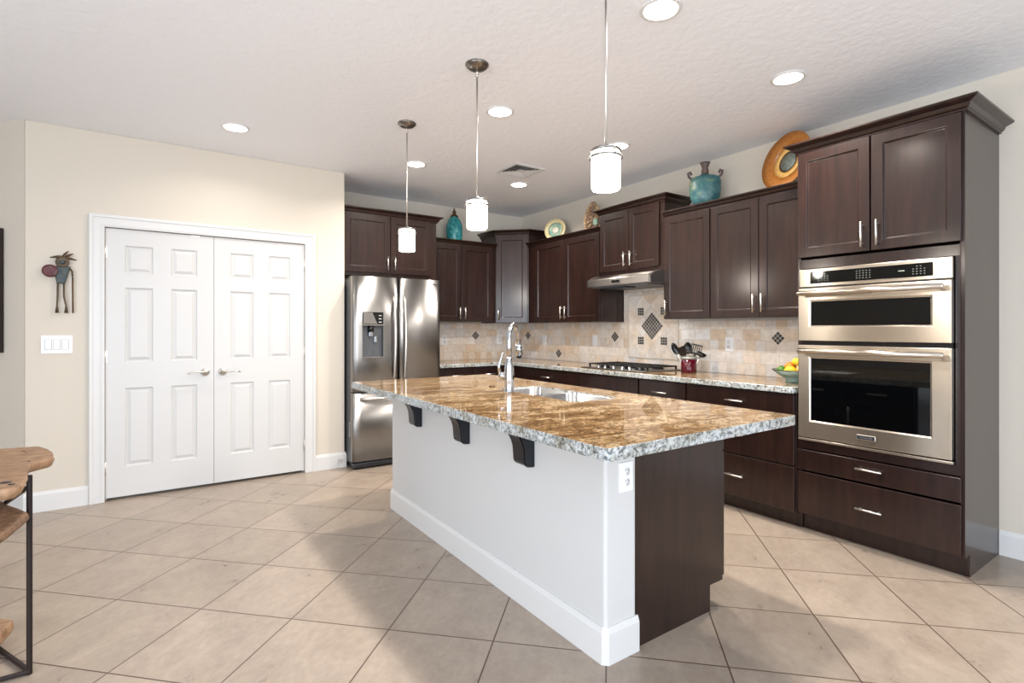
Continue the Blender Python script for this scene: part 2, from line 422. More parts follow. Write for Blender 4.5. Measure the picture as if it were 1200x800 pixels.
for a, b in ((-2.2, -2.14), (-.33, -.27), (1.54, 1.6)): w.box(X0-.1, a, .25, X0-.04, b, 2.35)
w.box(X0-.1, -2.2, .25, X0-.04, 1.6, .31); w.box(X0-.1, -2.2, 2.29, X0-.04, 1.6, 2.35)
structure('window_2', w, 'trim_white')

BBP = [(0, 0), (.014, 0), (.014, .118), (.009, .130), (.006, .140), (0, .140)]
def skirt(name, path): structure(name, MB().sweep(path, BBP), 'trim_white')
skirt('baseboard_pantry_left', [(XC-.25, YL+.25), (XC, YL), (DX0-.092, YL)])
skirt('baseboard_pantry_right', [(DX1+.092, YL), (XE, YL), (XE, YL+.08)])
skirt('baseboard_right', [(XR, .895), (XR, Y0)])

# door casing
w = MB(); cw = .09
prof = [(0, 0)]
def arch(a, b, y0_, y1_): w.prism([(DX0-b, 0), (DX0-a, 0), (DX0-a, DH+a), (DX1+a, DH+a), (DX1+a, 0), (DX1+b, 0), (DX1+b, DH+b), (DX0-b, DH+b)], y0_, y1_, 'y')
arch(0, cw, YL-.016, YL); arch(cw-.022, cw, YL-.024, YL-.0161); arch(.010, .022, YL-.020, YL-.0161)
w.box(DX0, YL+.045, 0, DX0+.012, YL+.06, DH); w.box(DX1-.012, YL+.045, 0, DX1, YL+.06, DH); w.box(DX0, YL+.045, DH-.012, DX1, YL+.06, DH)
structure('trim_1', w, 'trim_white', .0025)
# the two door leaves
def leaf(x0, x1, name, hinge_left):
    g = tag(thing(name, None, None, (x0, YL+.006, 0)), kind='structure')
    W = x1-x0; st = .118; pw = (W-3*st)/2
    xs = [0, st, st+pw, 2*st+pw, 2*st+2*pw, W]; zs = [.022, .245, .838, 1.035, 1.60, 1.708, 1.918, DH-.006]
    b = MB().panel_front(xs, zs, {(i, j) for i in (1, 3) for j in (1, 3, 5)}, 0, [(.006, .009), (.014, .012), (.036, .002)], .036)
    b.build('door_panel', 'door_white', g)
    # lever handle
    hx, dr = (W-.062, -1) if hinge_left else (.062, 1)
    h = MB(); h.lathe([(.0, 0), (.032, 0), (.032, .006), (.026, .012), (.012, .014), (.011, .05), (0, .05)], n=24)
    o = h.build('door_handle', 'nickel', g, loc=(hx, 0, .935), rot=(R(90), 0, 0))
    lv = MB(); pts = [(0, .046, 0)] 
    lv.tube([(0, 0, .044), (dr*.02, 0.004, .05), (dr*.06, .010, .052), (dr*.10, .002, .05), (dr*.125, -.006, .048)], [.010, .009, .007, .006, .005], 10)
    lv.build('lever', 'nickel', o)
    for z in (.25, 1.08, 1.86):
        hh = MB(); xx = -.001 if hinge_left else W+.001
        hh.cyl((xx, -.006, z-.045), (xx, -.006, z+.045), .006, 10); hh.box(xx-.012, -.002, z-.044, xx+.012, 0.0, z+.044)
        hh.build('hinge', 'nickel', g)
    if hinge_left:
        MB().box(W-.16, -.004, DH-.018, W-.10, 0, DH-.006).build('catch', 'nickel', g)
    return g
mid = (DX0+DX1)/2
leaf(DX0+.003, mid-.0015, 'door_1', True); leaf(mid+.0015, DX1-.003, 'door_2', False)
d = tag(MB().cyl((1.44, YL-.014, .075), (1.44, YL-.075, .075), .007, 10).cyl((1.44, YL-.075, .075), (1.44, YL-.09, .075), .011, 12).build('door_stop', 'nickel'),
        'small metal spring door stop screwed to the white baseboard right of the pantry doors', 'door stop')

# ------------------------------------------------------------------ cabinetry
def front(parent, x0, z0, x1, z1, kind='door', hs=None, hz=None, hlen=.135):
    """a door (shaker) or a drawer front (slab); hs: x of a vertical pull, or 'h' for a centred horizontal pull"""
    if kind == 'door':
        b = .058
        o = MB().panel_front([x0, x0+b, x1-b, x1], [z0, z0+b, z1-b, z1], {(1, 1)}, -.02, [(.004, .006), (.006, .009)], 0).build('door', 'espresso', parent, .0025, seg=2)
    else:
        o = MB().box(x0, -.02, z0, x1, 0, z1).build('drawer', 'espresso', parent, .003)
    if hs is None: return o
    h = MB(); r = .0058; y = -.02
    if hs == 'h':
        cx, cz = (x0+x1)/2, (hz if hz is not None else (z0+z1)/2)
        h.cyl((cx-hlen/2, y-.028, cz), (cx+hlen/2, y-.028, cz), r, 12)
        for s_ in (-1, 1): h.cyl((cx+s_*(hlen/2-.02), y, cz), (cx+s_*(hlen/2-.02), y-.028, cz), .005, 10)
    else:
        h.cyl((hs, y-.028, hz-hlen/2), (hs, y-.028, hz+hlen/2), r, 12)
        for s_ in (-1, 1): h.cyl((hs, y, hz+s_*(hlen/2-.02)), (hs, y-.028, hz+s_*(hlen/2-.02)), .005, 10)
    h.build('handle', 'nickel', o)
    return o
def crownprof(zb, out=.06, hgt=.062):
    return [(0, zb), (.012, zb), (.012, zb+.010), (.020, zb+.014), (.024, zb+.020), (.030, zb+.034), (out-.012, zb+hgt-.016), (out-.004, zb+hgt-.012), (out, zb+hgt-.008), (out, zb+hgt), (0, zb+hgt)]

UZ0, UZ1 = 1.37, 2.245   # short uppers
TZ1 = 2.405              # tall uppers and tower
# --- wall run A (right of the hood) : front facing -X
XF = 3.67
A_L, A_R = 2.998, 1.737
g = thing('wall_cabinet', 'dark espresso three-door wall cabinet between the range hood and the oven tower', 'cabinet', (XF, A_L, 0), R(-90))
W = A_L-A_R
MB().box(0, 0, UZ0, W, XR-XF, UZ1+.03).build('cabinet_body', 'espresso', g, .001)
front(g, .004, UZ0+.004, .452, UZ1-.004, hs=.036, hz=1.465)
front(g, .462, UZ0+.004, .858, UZ1-.004, hs=.83, hz=1.475)
front(g, .864, UZ0+.004, W-.003, UZ1-.004, hs=.895, hz=1.475)
MB().sweep([(0, 0), (W, 0)], crownprof(UZ1-.004, .05, .052)).build('crown_molding', 'espresso', g)
# --- hood cabinet
H_L, H_R = 3.782, 3.0
g = thing('wall_cabinet', 'short raised dark two-door cabinet right above the stainless range hood', 'cabinet', (XF, H_L, 0), R(-90))
W = H_L-H_R
MB().box(0, 0, 1.80, W, XR-XF, TZ1).build('cabinet_body', 'espresso', g, .001)
front(g, .004, 1.84, W/2-.016, TZ1-.012, hs=W/2-.05, hz=1.937)
front(g, W/2-.010, 1.84, W-.05, TZ1-.012, hs=W/2+.028, hz=1.937)
MB().sweep([(0, XR-XF-.002), (0, 0), (W, 0), (W, XR-XF-.002)], crownprof(TZ1-.012, .06, .06)).build('crown_molding', 'espresso', g)
# --- run B left of the hood
B_L, B_R = 4.985, 3.785
g = thing('wall_cabinet', 'dark two-door wall cabinet left of the hood, blue-green plate standing on it', 'cabinet', (XF, B_L, 0), R(-90))
W = B_L-B_R
MB().box(0, 0, UZ0-.012, W, XR-XF, UZ1+.03).build('cabinet_body', 'espresso', g, .001)
front(g, .14, UZ0-.008, .66, UZ1-.004, hs=.63, hz=1.46)
front(g, .666, UZ0-.008, W-.004, UZ1-.004, hs=.70, hz=1.46)
MB().sweep([(0.0, 0), (W, 0)], crownprof(UZ1-.004, .05, .052)).build('crown_molding', 'espresso', g)
# --- corner cabinet, front at 45 degrees
CX, CY = 3.39, 4.988
g = thing('corner_cabinet', 'tall dark corner wall cabinet with one angled door in the kitchen corner', 'cabinet', (CX, YB-.33, 0), R(-45))
Wd = math.hypot(XF-CX, (YB-.33)-CY)
def loc45(x, y):
    dx, dy = x-CX, y-(YB-.33); c = s = math.sqrt(.5); return (dx*c - dy*s, dx*s + dy*c)
pent = [loc45(*p) for p in ((CX, YB-.33), (XF, CY), (XR, CY), (XR, YB), (CX, YB))]
MB().prism(pent, UZ0-.012, TZ1).build('cabinet_body', 'espresso', g, .001)
front(g, .012, UZ0-.006, Wd-.012, TZ1-.012, hs=.045, hz=1.46)
MB().sweep([loc45(CX, YB-.002), loc45(CX, YB-.33), loc45(XF, CY), loc45(XR-.002, CY)], crownprof(TZ1-.012, .06, .06)).build('crown_molding', 'espresso', g)
# --- uppers C on the back wall
C_L, C_R = 2.50, 3.388
g = thing('wall_cabinet', 'dark two-door wall cabinet right of the refrigerator, teal bottle on top', 'cabinet', (C_L, YB-.33, 0), 0)
W = C_R-C_L
MB().box(0, 0, UZ0, W, .33, UZ1+.03).build('cabinet_body', 'espresso', g, .001)
front(g, .05, UZ0+.004, .418, UZ1-.004, hs=.388, hz=1.465)
front(g, .424, UZ0+.004, W-.055, UZ1-.004, hs=.455, hz=1.465)
MB().sweep([(0.0, 0), (W, 0)], crownprof(UZ1-.004, .05, .052)).build('crown_molding', 'espresso', g)
# --- cabinet above the refrigerator
F_L, F_R, FY = XE+.004, 2.475, 5.0
g = thing('wall_cabinet', 'dark two-door cabinet above the stainless refrigerator', 'cabinet', (F_L, FY, 0), 0)
W = F_R-F_L
MB().box(0, 0, 1.80, W, YB-FY, TZ1).box(W-.02, .0, 0, W, YB-FY, 1.80).build('cabinet_body', 'espresso', g, .001)
front(g, .006, 1.835, .462, TZ1-.012, hs=.43, hz=1.932)
front(g, .470, 1.835, .905, TZ1-.012, hs=.505, hz=1.932)
MB().sweep([(0, 0), (W, 0), (W, YB-FY-.002)], crownprof(TZ1-.012, .06, .06)).build('crown_molding', 'espresso', g)

# --- oven tower
XT = 3.42
T_L, T_R = 1.735, .897
g = thing('oven_tower', 'tall dark cabinet tower housing the double wall oven at the right', 'cabinet', (XT, T_L, 0), R(-90))
W, D = T_L-T_R, XR-XT
OZ0, OZ1 = .585, 1.662
b = MB()
b.prism([(.075, 0), (.075, .115), (0, .115), (0, TZ1+.01), (D, TZ1+.01), (D, 0)], W-.02, W, 'x')   # right end panel with toe notch
b.prism([(.075, 0), (.075, .115), (0, .115), (0, TZ1+.01), (D, TZ1+.01), (D, 0)], 0, .02, 'x')
b.box(.02, D-.01, .115, W-.02, D, TZ1); b.box(.02, 0, TZ1-.01, W-.02, D-.01, TZ1+.01)
b.box(.02, .0, OZ1+.003, W-.02, D-.01, OZ1+.06); b.box(.02, 0, .53, W-.02, D-.01, OZ0-.003)
b.box(.02, 0, .115, W-.02, D-.01, .13); b.box(.02, .075, 0, W-.02, .09, .115)
b.box(.02, 0, OZ0-.003, .026, .02, OZ1+.003); b.box(W-.04, 0, OZ0-.003, W-.02, .02, OZ1+.003)
b.build('cabinet_body', 'espresso', g, .001)
front(g, .006, 1.735, .412, TZ1-.012, hs=.378, hz=1.832, hlen=.145)
front(g, .420, 1.735, W-.012, TZ1-.012, hs=.456, hz=1.832, hlen=.145)
front(g, .004, .398, W-.012, .525, 'drawer', 'h', .476)
front(g, .004, .125, W-.012, .385, 'drawer', 'h', .245)
MB().sweep([(0, .3), (0, 0), (W, 0), (W, D-.002)], crownprof(TZ1-.008, .065, .06)).build('crown_molding', 'espresso', g)

# --- base cabinets, right run (face at X = 3.41)
XB = 3.41
def base(yl, yr, fronts, label, extra=None):
    g = thing('base_cabinet', label, 'cabinet', (XB, yl, 0), R(-90)); W = yl-yr
    b = MB(); b.box(0, 0, .105, W, XR-XB, .872); b.box(0, .075, 0, W, XR-XB, .105)
    b.build('cabinet_body', 'espresso', g, .001)
    for f_ in fronts: front(g, *f_)
    return g
base(2.568, 1.739, [(.006, .70, .822, .862, 'drawer', 'h', .785), (.006, .412, .822, .69, 'drawer', 'h', .55), (.006, .115, .822, .402, 'drawer', 'h', .262)],
     'dark base cabinet with three wide drawers left of the oven tower')
base(3.046, 2.570, [(.008, .70, .468, .862, 'drawer', 'h', .775), (.008, .115, .468, .69, 'door', .05, .60)],
     'narrow dark base cabinet with one drawer over a door, right of the cooktop')
base(3.80, 3.048, [(.004, .70, .748, .862, 'drawer', None), (.004, .115, .372, .69, 'door', .34, .60), (.378, .115, .748, .69, 'door', .41, .60)],
     'dark base cabinet under the gas cooktop with a plain false front')
base(4.99, 3.802, [(.24, .70, 1.182, .862, 'drawer', 'h', .862-.075), (.24, .115, .708, .69, 'door', .67, .60), (.716, .115, 1.182, .69, 'door', .75, .60)],
     'dark base cabinet between the kitchen corner and the cooktop')
# back run
g = thing('base_cabinet', 'dark base cabinet on the back wall beside the refrigerator', 'cabinet', (2.478, 5.01, 0), 0)
MB().box(0, 0, .105, .93, .588, .872).box(0, .075, 0, .93, .588, .105).build('cabinet_body', 'espresso', g, .001)
for a, b_ in ((.03, .44), (.446, .86)):
    front(g, a, .70, b_, .862, 'drawer', 'h', .785); front(g, a, .115, b_, .69, 'door', (b_-.035 if a < .1 else a+.035), .60)

# --- perimeter countertop (L-shaped), edge faces carry the rougher rock edge
def slab(name, outline, holes, z0, z1, label, edge=.01):
    """outline: list of (x,y) ccw ; holes: list of rect; built with bmesh triangle fill"""
    bm = bmesh.new(); edges = []
    loops = [outline] + holes
    for lp in loops:
        vs = [bm.verts.new((x, y, z1)) for x, y in lp]
        edges += [bm.edges.new((vs[i], vs[(i+1) % len(vs)])) for i in range(len(vs))]
    bmesh.ops.triangle_fill(bm, use_beauty=True, use_dissolve=False, edges=edges)
    for f in bm.faces: f.material_index = 0
    ret = bmesh.ops.extrude_face_region(bm, geom=list(bm.faces))
    nv = [e for e in ret['geom'] if isinstance(e, bmesh.types.BMVert)]
    bmesh.ops.translate(bm, vec=(0, 0, z0-z1), verts=nv)
    bmesh.ops.recalc_face_normals(bm, faces=bm.faces)
    for f in bm.faces: f.material_index = 1 if abs(f.normal.z) < .5 else 0
    me = bpy.data.meshes.new(name); bm.to_mesh(me); bm.free()
    me.materials.append(M['granite']); me.materials.append(M['granite_edge'])
    o = bpy.data.objects.new(name, me); COL.objects.link(o)
    bv = o.modifiers.new('bevel', 'BEVEL'); bv.width = edge; bv.segments = 3; bv.limit_method = 'ANGLE'; bv.angle_limit = R(50); bv.material = 1
    return o
CT0, CT1 = .873, .914
o = slab('granite_countertop', [(2.479, 4.965), (3.365, 4.965), (3.365, 1.738), (3.999, 1.738), (3.999, 5.599), (2.479, 5.599)], [], CT0, CT1, '', .006)
tag(o, 'L-shaped tan granite worktop along the backsplash and under the wall cabinets', 'countertop')

# ------------------------------------------------------------------ backsplash
def splash_thing(label): return thing('tile_backsplash', label, 'backsplash')
g = splash_thing('tan travertine tile backsplash on the right wall behind the cooktop')
T = .012
b = MB(); b.box(XR-T, 1.739, CT1+.001, XR-.0005, B_L+.60, UZ0-.014); b.box(XR-T, H_R+.005, UZ0-.014, XR-.0005, H_L-.005, 1.795)
b.build('tile_field', 'travertine', g)
MY0, MY1, MZ0, MZ1 = 3.112, 3.70, 1.013, 1.61
b = MB(); b.box(XR-T-.005, MY0, MZ0, XR-T, MY1, MZ1); b.build('medallion_tiles', 'travertine_diag', g)
b = MB(); t_ = .014
for a_ in ((MY0-t_, MZ0-t_, MY1+t_, MZ0), (MY0-t_, MZ1, MY1+t_, MZ1+t_), (MY0-t_, MZ0, MY0, MZ1), (MY1, MZ0, MY1+t_, MZ1)):
    b.box(XR-T-.010, a_[0], a_[1], XR-T, a_[2], a_[3])
b.build('pencil_border', 'pencil', g, .002)
def diamond(parent, x, y, z, r, name, material, rz, square=False, off=0):
    b = MB(); d_ = .006
    if square: b.box(-r, -d_, -r, r, 0, r)
    else: b.prism([(0, -r), (r, 0), (0, r), (-r, 0)], -d_, 0, 'y')
    b.build(name, material, parent, 0, (x, y, z), (0, 0, rz))
xm = XR-T-.005
diamond(g, xm, 3.406, 1.314, .132, 'diamond_mosaic', 'mosaic_diag', R(-90))
for y in (3.544, 3.262):
    for z in (1.172, 1.456): diamond(g, xm, y, z, .0365, 'square_mosaic', 'mosaic_square', R(-90), True)
for y, z in ((5.43, 1.203), (4.816, .997), (3.90, 1.206), (2.175, 1.214)): diamond(g, XR-T, y, z, .050, 'diamond_mosaic', 'mosaic_diag', R(-90))
g = splash_thing('tan travertine tile backsplash on the back wall beside the refrigerator')
b = MB(); b.box(2.479, YB-T, CT1+.001, XR-T-.001, YB-.0005, UZ0-.014); b.build('tile_field', 'travertine', g)
diamond(g, 3.30, YB-T, 1.206, .050, 'diamond_mosaic', 'mosaic_diag', 0)

# ------------------------------------------------------------------ outlets and switches
def outlet(name, loc, rz, label, kind='outlet', w=.075, h=.118, cat='outlet'):
    g = thing(name, label, cat, loc, rz)
    MB().box(-w/2, -.006, -h/2, w/2, 0, h/2).build('cover_plate', 'plastic_white', g, .002)
    if kind == 'outlet':
        for s_ in (-1, 1):
            b = MB(); b.lathe([(0, 0), (.0165, 0), (.0165, .002), (0, .002)], n=20)
            f_ = b.build('socket', 'plastic_white', g, loc=(0, -.006, s_*.021), rot=(R(90), 0, 0))
            b = MB(); b.box(-.0085, .002, .0019, -.0050, .011, .0026); b.box(.0050, .002, .0019, .0085, .011, .0026); b.lathe([(0, 0.0019), (.0028, .0019), (.0028, .0024), (0, .0024)], 0, -.006, 0, 10)
            b.build('slots', 'plastic_shadow', f_)
    elif kind == 'rocker':
        MB().box(-.017, -.009, -.034, .017, -.006, .034).build('rocker', 'plastic_white', g, .002)
    elif kind == 'triple':
        for k in (-1, 0, 1):
            r_ = MB(); r_.box(-.017+k*.046, -.010, -.034, .017+k*.046, -.006, .034); r_.build('rocker', 'plastic_white', g, .0015)
            MB().box(-.019+k*.046, -.0065, -.036, .019+k*.046, -.0058, .036).build('rocker_gap', 'plastic_shadow', g)
    return g
outlet('light_switch', (-.548, YL, 1.175), 0, 'white three-gang rocker light switch on the beige wall left of the pantry doors', 'triple', .172, .128, 'switch')
outlet('wall_outlet', (2.872, YB-T, 1.155), 0, 'white outlet on the back tile nearest the refrigerator')
outlet('wall_outlet', (3.65, YB-T, 1.155), 0, 'white outlet on the back tile under the corner cabinet, left of the corner')
outlet('wall_outlet', (XR-T, 5.085, 1.15), R(-90), 'white outlet on the right wall tile just right of the corner')
outlet('wall_outlet', (XR-T, 4.197, 1.16), R(-90), 'white plate on the tile left of the cooktop, between two small mosaic diamonds', 'rocker')
outlet('wall_outlet', (XR-T, 2.587, 1.158), R(-90), 'white outlet on the tile right of the utensil crock')

# ------------------------------------------------------------------ refrigerator
FX0, FX1, FYF = 1.512, 2.395, 4.725
g = thing('refrigerator', 'stainless french-door refrigerator with water dispenser beside the pantry wall', 'refrigerator', (FX0, FYF, 0), 0)
W = FX1-FX0; DT = .075
b = MB(); b.box(.004, DT+.012, .055, W-.004, .86, 1.755); b.build('fridge_body', 'grey_paint', g, .004)
MB().box(.02, DT-.005, .0, W-.02, .80, .055).box(.006, .015, .018, W-.006, DT+.012, .062).build('base_grille', 'dark_plastic', g, .01)
for hx_ in (.01, W-.08): MB().box(hx_, DT-.02, 1.7555, hx_+.07, DT+.1, 1.775).build('hinge_cover', 'grey_paint', g, .004)
def curved_front(x0, x1, z0, z1, bulge=.016, cut=None, n=14, rc=.02):
    """door with a gently bowed face, rounded long edges; optional rectangular recess cut (x0,z0,x1,z1)"""
    xs = [x0, x0+rc*.3, x0+rc] + [x0+rc+(x1-x0-2*rc)*i/n for i in range(1, n)] + [x1-rc, x1-rc*.3, x1]
    if cut: xs = sorted(set([x for x in xs if abs(x-cut[0]) > .008 and abs(x-cut[2]) > .008] + [cut[0], cut[2]]))
    zs = [z0] + ([cut[1], cut[3]] if cut else []) + [z1]
    def yy(x):
        t = (x-x0)/(x1-x0); y = bulge*(1-4*t*(1-t))
        e = min(x-x0, x1-x)
        if e < rc: y += rc*(1-math.sqrt(max(0, 1-(1-e/rc)**2)))
        return y
    b = MB()
    for i in range(len(xs)-1):
        for j in range(len(zs)-1):
            xa, xb, za, zb = xs[i], xs[i+1], zs[j], zs[j+1]
            if cut and xa >= cut[0]-1e-6 and xb <= cut[2]+1e-6 and j == 1: continue
            b.add([(xa, yy(xa), za), (xb, yy(xb), za), (xb, yy(xb), zb), (xa, yy(xa), zb)], [(0,1,2,3)], True)
        xa, xb = xs[i], xs[i+1]
        b.add([(xa, yy(xa), z1), (xb, yy(xb), z1), (xb, DT, z1), (xa, DT, z1)], [(0,1,2,3)])
        b.add([(xa, yy(xa), z0), (xa, DT, z0), (xb, DT, z0), (xb, yy(xb), z0)], [(0,1,2,3)])
    b.add([(x0, yy(x0), z0), (x0, yy(x0), z1), (x0, DT, z1), (x0, DT, z0)], [(0,1,2,3)])
    b.add([(x1, yy(x1), z0), (x1, DT, z0), (x1, DT, z1), (x1, yy(x1), z1)], [(0,1,2,3)])
    b.add([(x0, DT, z0), (x0, DT, z1), (x1, DT, z1), (x1, DT, z0)], [(0,1,2,3)])
    return b, yy
DZ = .705
hm = W/2
DSX0, DSX1, DSZ0, DSZ1 = .085, .282, 1.028, 1.318
b, yy = curved_front(0, hm-.003, DZ+.006, 1.77, cut=(DSX0, DSZ0, DSX1, DSZ1))
dl = b.build('left_door', 'steel', g)
b = MB(); q0 = .05   # recess of the dispenser
x0, z0, x1, z1 = DSX0, DSZ0, DSX1, DSZ1; ym = yy((x0+x1)/2)
for fc in ([(x0, ym+q0, z0), (x1, ym+q0, z0), (x1, ym+q0, z1), (x0, ym+q0, z1)], [(x0, yy(x0), z0), (x0, ym+q0, z0), (x0, ym+q0, z1), (x0, yy(x0), z1)],
           [(x1, yy(x1), z0), (x1, yy(x1), z1), (x1, ym+q0, z1), (x1, ym+q0, z0)], [(x0, yy(x0), z0), (x1, yy(x1), z0), (x1, ym+q0, z0), (x0, ym+q0, z0)],
           [(x0, yy(x0), z1), (x0, ym+q0, z1), (x1, ym+q0, z1), (x1, yy(x1), z1)]): b.add(fc, [(0,1,2,3)])
b.build('dispenser_recess', 'grey_paint', dl, recalc=False)
MB().prism([(x0, DSZ1+.012), (x1, DSZ1+.012), (x1, 1.442), (x0, 1.442)], ym-.004, ym+.006, 'y').build('dispenser_panel', 'glass_black', dl, .003)
MB().prism([(x0+.006, DSZ1+.016), (x1-.06, DSZ1+.016), (x1-.105, 1.437), (x0+.006, 1.437)], ym-.0055, ym-.0035, 'y').build('dispenser_display', 'steel', dl)
for k in range(3): MB().box(x1-.045, ym-.0052, DSZ1+.03+k*.03, x1-.018, ym-.004, DSZ1+.034+k*.03).build('button_mark', 'plastic_white', dl)
for zt_ in (DSZ1-.002, DSZ0-.012): MB().box(x0-.004, ym-.006, zt_, x1+.004, ym+.01, zt_+.012).build('dispenser_trim', 'steel', dl, .002)
MB().cyl((x0+.085, ym+.025, DSZ1-.06), (x0+.085, ym+.025, DSZ1), .028, 20).build('dispenser_nozzle', 'black', dl)
MB().prism([(x0+.065, DSZ1-.10), (x0+.105, DSZ1-.10), (x0+.10, DSZ1-.03), (x0+.072, DSZ1-.03)], ym+.012, ym+.02, 'y').build('dispenser_paddle', 'chrome', dl, .003)
MB().prism([(x0+.115, DSZ1-.155), (x0+.145, DSZ1-.155), (x0+.14, DSZ1-.10), (x0+.12, DSZ1-.10)], ym+.012, ym+.02, 'y').build('dispenser_paddle', 'chrome', dl, .003)
b, yy2 = curved_front(hm+.003, W, DZ+.006, 1.77)
dr = b.build('right_door', 'steel', g)
text('brand_text', 'SAMSUNG', .017, 'dark_plastic', dr, (W-.075, yy2(W-.075)-.0012, 1.725))
b, yy3 = curved_front(0, W, .075, DZ-.004, .016)
dz = b.build('freezer_drawer', 'steel', g)
def bow(p0, p1, out, axis):
    pts = []; n = 14
    for i in range(n+1):
        t = i/n; p = Vector(p0).lerp(Vector(p1), t); k = min(1, math.sin(math.pi*t)**.45) if 0 < t < 1 else 0
        pts.append((p.x, p.y-out*k, p.z))
    return pts
hl = MB().tube(bow((hm-.052, .022, .80), (hm-.052, .022, 1.60), .058, 'z'), .0125, 12).build('handle', 'nickel', dl)
hr = MB().tube(bow((hm+.052, .022, .80), (hm+.052, .022, 1.60), .058, 'z'), .0125, 12).build('handle', 'nickel', dr)
MB().tube(bow((.07, .014, .645), (W-.07, .014, .645), .055, 'x'), .0125, 12).build('handle', 'nickel', dz)
text('side_text', 'SAMSUNG', .03, 'plastic_white', g, (.0035, .115, .36), (R(90), R(-90), R(-90)))

# ------------------------------------------------------------------ wall oven / microwave
g = thing('wall_oven', 'stainless microwave and oven combination built into the dark tower', 'oven', (XT, 1.712, 0), R(-90))
W = .773
MB().box(.012, .002, OZ0+.02, W-.012, .50, OZ1-.012).build('oven_body', 'grey_paint', g)
MB().box(.004, -.012, OZ0+.004, W-.004, .002, OZ1-.004).build('oven_surround', 'black', g)
f_ = MB().box(0, -.03, 1.548, W, -.012, 1.658).build('control_panel', 'steel_warm', g, .003)
MB().box(.066, -.033, 1.566, W-.082, -.029, 1.638).build('touch_glass', 'glass_black', f_, .001)
b = MB()
for cx0, nx, nz in ((.115, 4, 4), (.325, 5, 4), (.60, 4, 4)):
    for i in range(nx):
        for k in range(nz):
            if (cx0 > .5 or cx0 < .2) and k == 3 and i in (0, nx-1): continue
            b.box(cx0+i*.017, -.0338, 1.580+k*.0135, cx0+i*.017+.007, -.0328, 1.583+k*.0135)
b.box(.535, -.0338, 1.600, .565, -.0328, 1.606)
b.build('key_marks', 'crock_rim', f_)
def oven_door(z0, z1, gx0, gx1, gz0, gz1, hz, name):
    b = MB().panel_front([0, gx0, gx1, W], [z0, gz0, gz1, z1], {(1, 1)}, -.045, [(.003, .004), (.006, .006)], -.014)
    d_ = b.build(name, 'steel_warm', g, .003)
    MB().box(gx0+.007, -.0405, gz0+.007, gx1-.007, -.0385, gz1-.007).build('door_glass', 'glass_black', d_, .001)
    h = MB(); h.tube([(.018, -.092, hz), (.024, -.094, hz), (W-.024, -.094, hz), (W-.018, -.092, hz)], [.008, .0155, .0155, .008], 18)
    for x in (.045, W-.045): h.cyl((x, -.045, hz), (x, -.09, hz), .010, 12)
    h.build('handle', 'steel_warm', d_)
    return d_
oven_door(1.212, 1.538, .068, W-.082, 1.300, 1.462, 1.505, 'microwave_door')
od = oven_door(.612, 1.186, .068, W-.084, .712, 1.112, 1.150, 'oven_door')
bd = MB().box(.335, -.049, .648, .43, -.045, .676).build('badge', 'nickel', od, .002)
MB().box(.338, -.050, .651, .427, -.0488, .673).build('badge_field', 'dark_plastic', bd)
text('badge_text', 'KitchenAid', .015, 'nickel', bd, (.3825, -.0502, .662))
MB().box(-.004, -.038, .590, W+.004, -.012, .604).build('lower_trim', 'steel_warm', g, .003)

# ------------------------------------------------------------------ range hood
g = thing('range_hood', 'slim stainless under-cabinet range hood above the cooktop', 'range hood', (0, 0, 0))
HY0, HY1 = 2.985, 3.765
pr = [(3.465, 1.690), (3.465, 1.752), (3.62, 1.797), (3.985, 1.797), (3.985, 1.690)]
pr = [(3.465, 1.686), (3.462, 1.745), (3.475, 1.757), (3.56, 1.785), (3.64, 1.797), (3.985, 1.797), (3.985, 1.686)]
b = MB().prism(pr, HY0+.02, HY1-.02, 'y'); b.build('hood_body', 'hood_steel', g, .002)
for y0_, y1_ in ((HY0, HY0+.02), (HY1-.02, HY1)):
    MB().prism([(3.47, 1.680), (3.468, 1.742), (3.52, 1.775), (3.60, 1.797), (3.985, 1.797), (3.985, 1.680)], y0_, y1_, 'y').build('end_cap', 'steel', g, .002)
MB().box(3.50, HY0+.06, 1.674, 3.93, HY1-.06, 1.686).build('grease_filter', 'grey_paint', g)
MB().box(3.52, HY0+.34, 1.662, 3.66, HY0+.64, 1.674).build('underside_light', 'dark_plastic', g)
b = MB().box(3.459, 3.335, 1.708, 3.463, 3.43, 1.728); b.build('switch_panel', 'black', g)

# ------------------------------------------------------------------ cooktop
g = thing('gas_cooktop', 'black and stainless gas cooktop set in the worktop under the hood', 'cooktop', (0, 0, CT1))
KX0, KX1, KY0, KY1 = 3.42, 3.93, 3.03, 3.80
MB().box(KX0, KY0, 0, KX1, KY1, .010).build('cooktop_plate', 'steel', g, .004)
for bx, by, rr_ in ((3.56, 3.62, .04), (3.80, 3.64, .035), (3.68, 3.415, .05), (3.56, 3.18, .035), (3.80, 3.18, .04)):
    MB().lathe([(0, .010), (rr_+.014, .010), (rr_+.012, .018), (rr_, .020), (rr_, .027), (0, .029)], bx, by, 0, 24).build('burner', 'black', g)
for y0_, y1_ in ((3.05, 3.29), (3.30, 3.53), (3.54, 3.78)):
    b = MB(); z0, z1 = .034, .044; x0_, x1_ = (3.51, 3.90)
    for (a0, a1, c0, c1) in ((x0_, x1_, y0_, y0_+.012), (x0_, x1_, y1_-.012, y1_), (x0_, x0_+.012, y0_, y1_), (x1_-.012, x1_, y0_, y1_)): b.box(a0, c0, z0, a1, c1, z1)
    ym_ = (y0_+y1_)/2
    b.box(x0_, ym_-.005, z0, x1_, ym_+.005, z1)
    for xx in (x0_+.09, (x0_+x1_)/2, x1_-.09): b.box(xx-.005, y0_, z0, xx+.005, y1_, z1)
    for xx in (x0_, x1_-.014):
        for yy_ in (y0_, y1_-.014): b.box(xx, yy_, .010, xx+.014, yy_+.014, z0)
    b.build('grate', 'grate', g, .002)
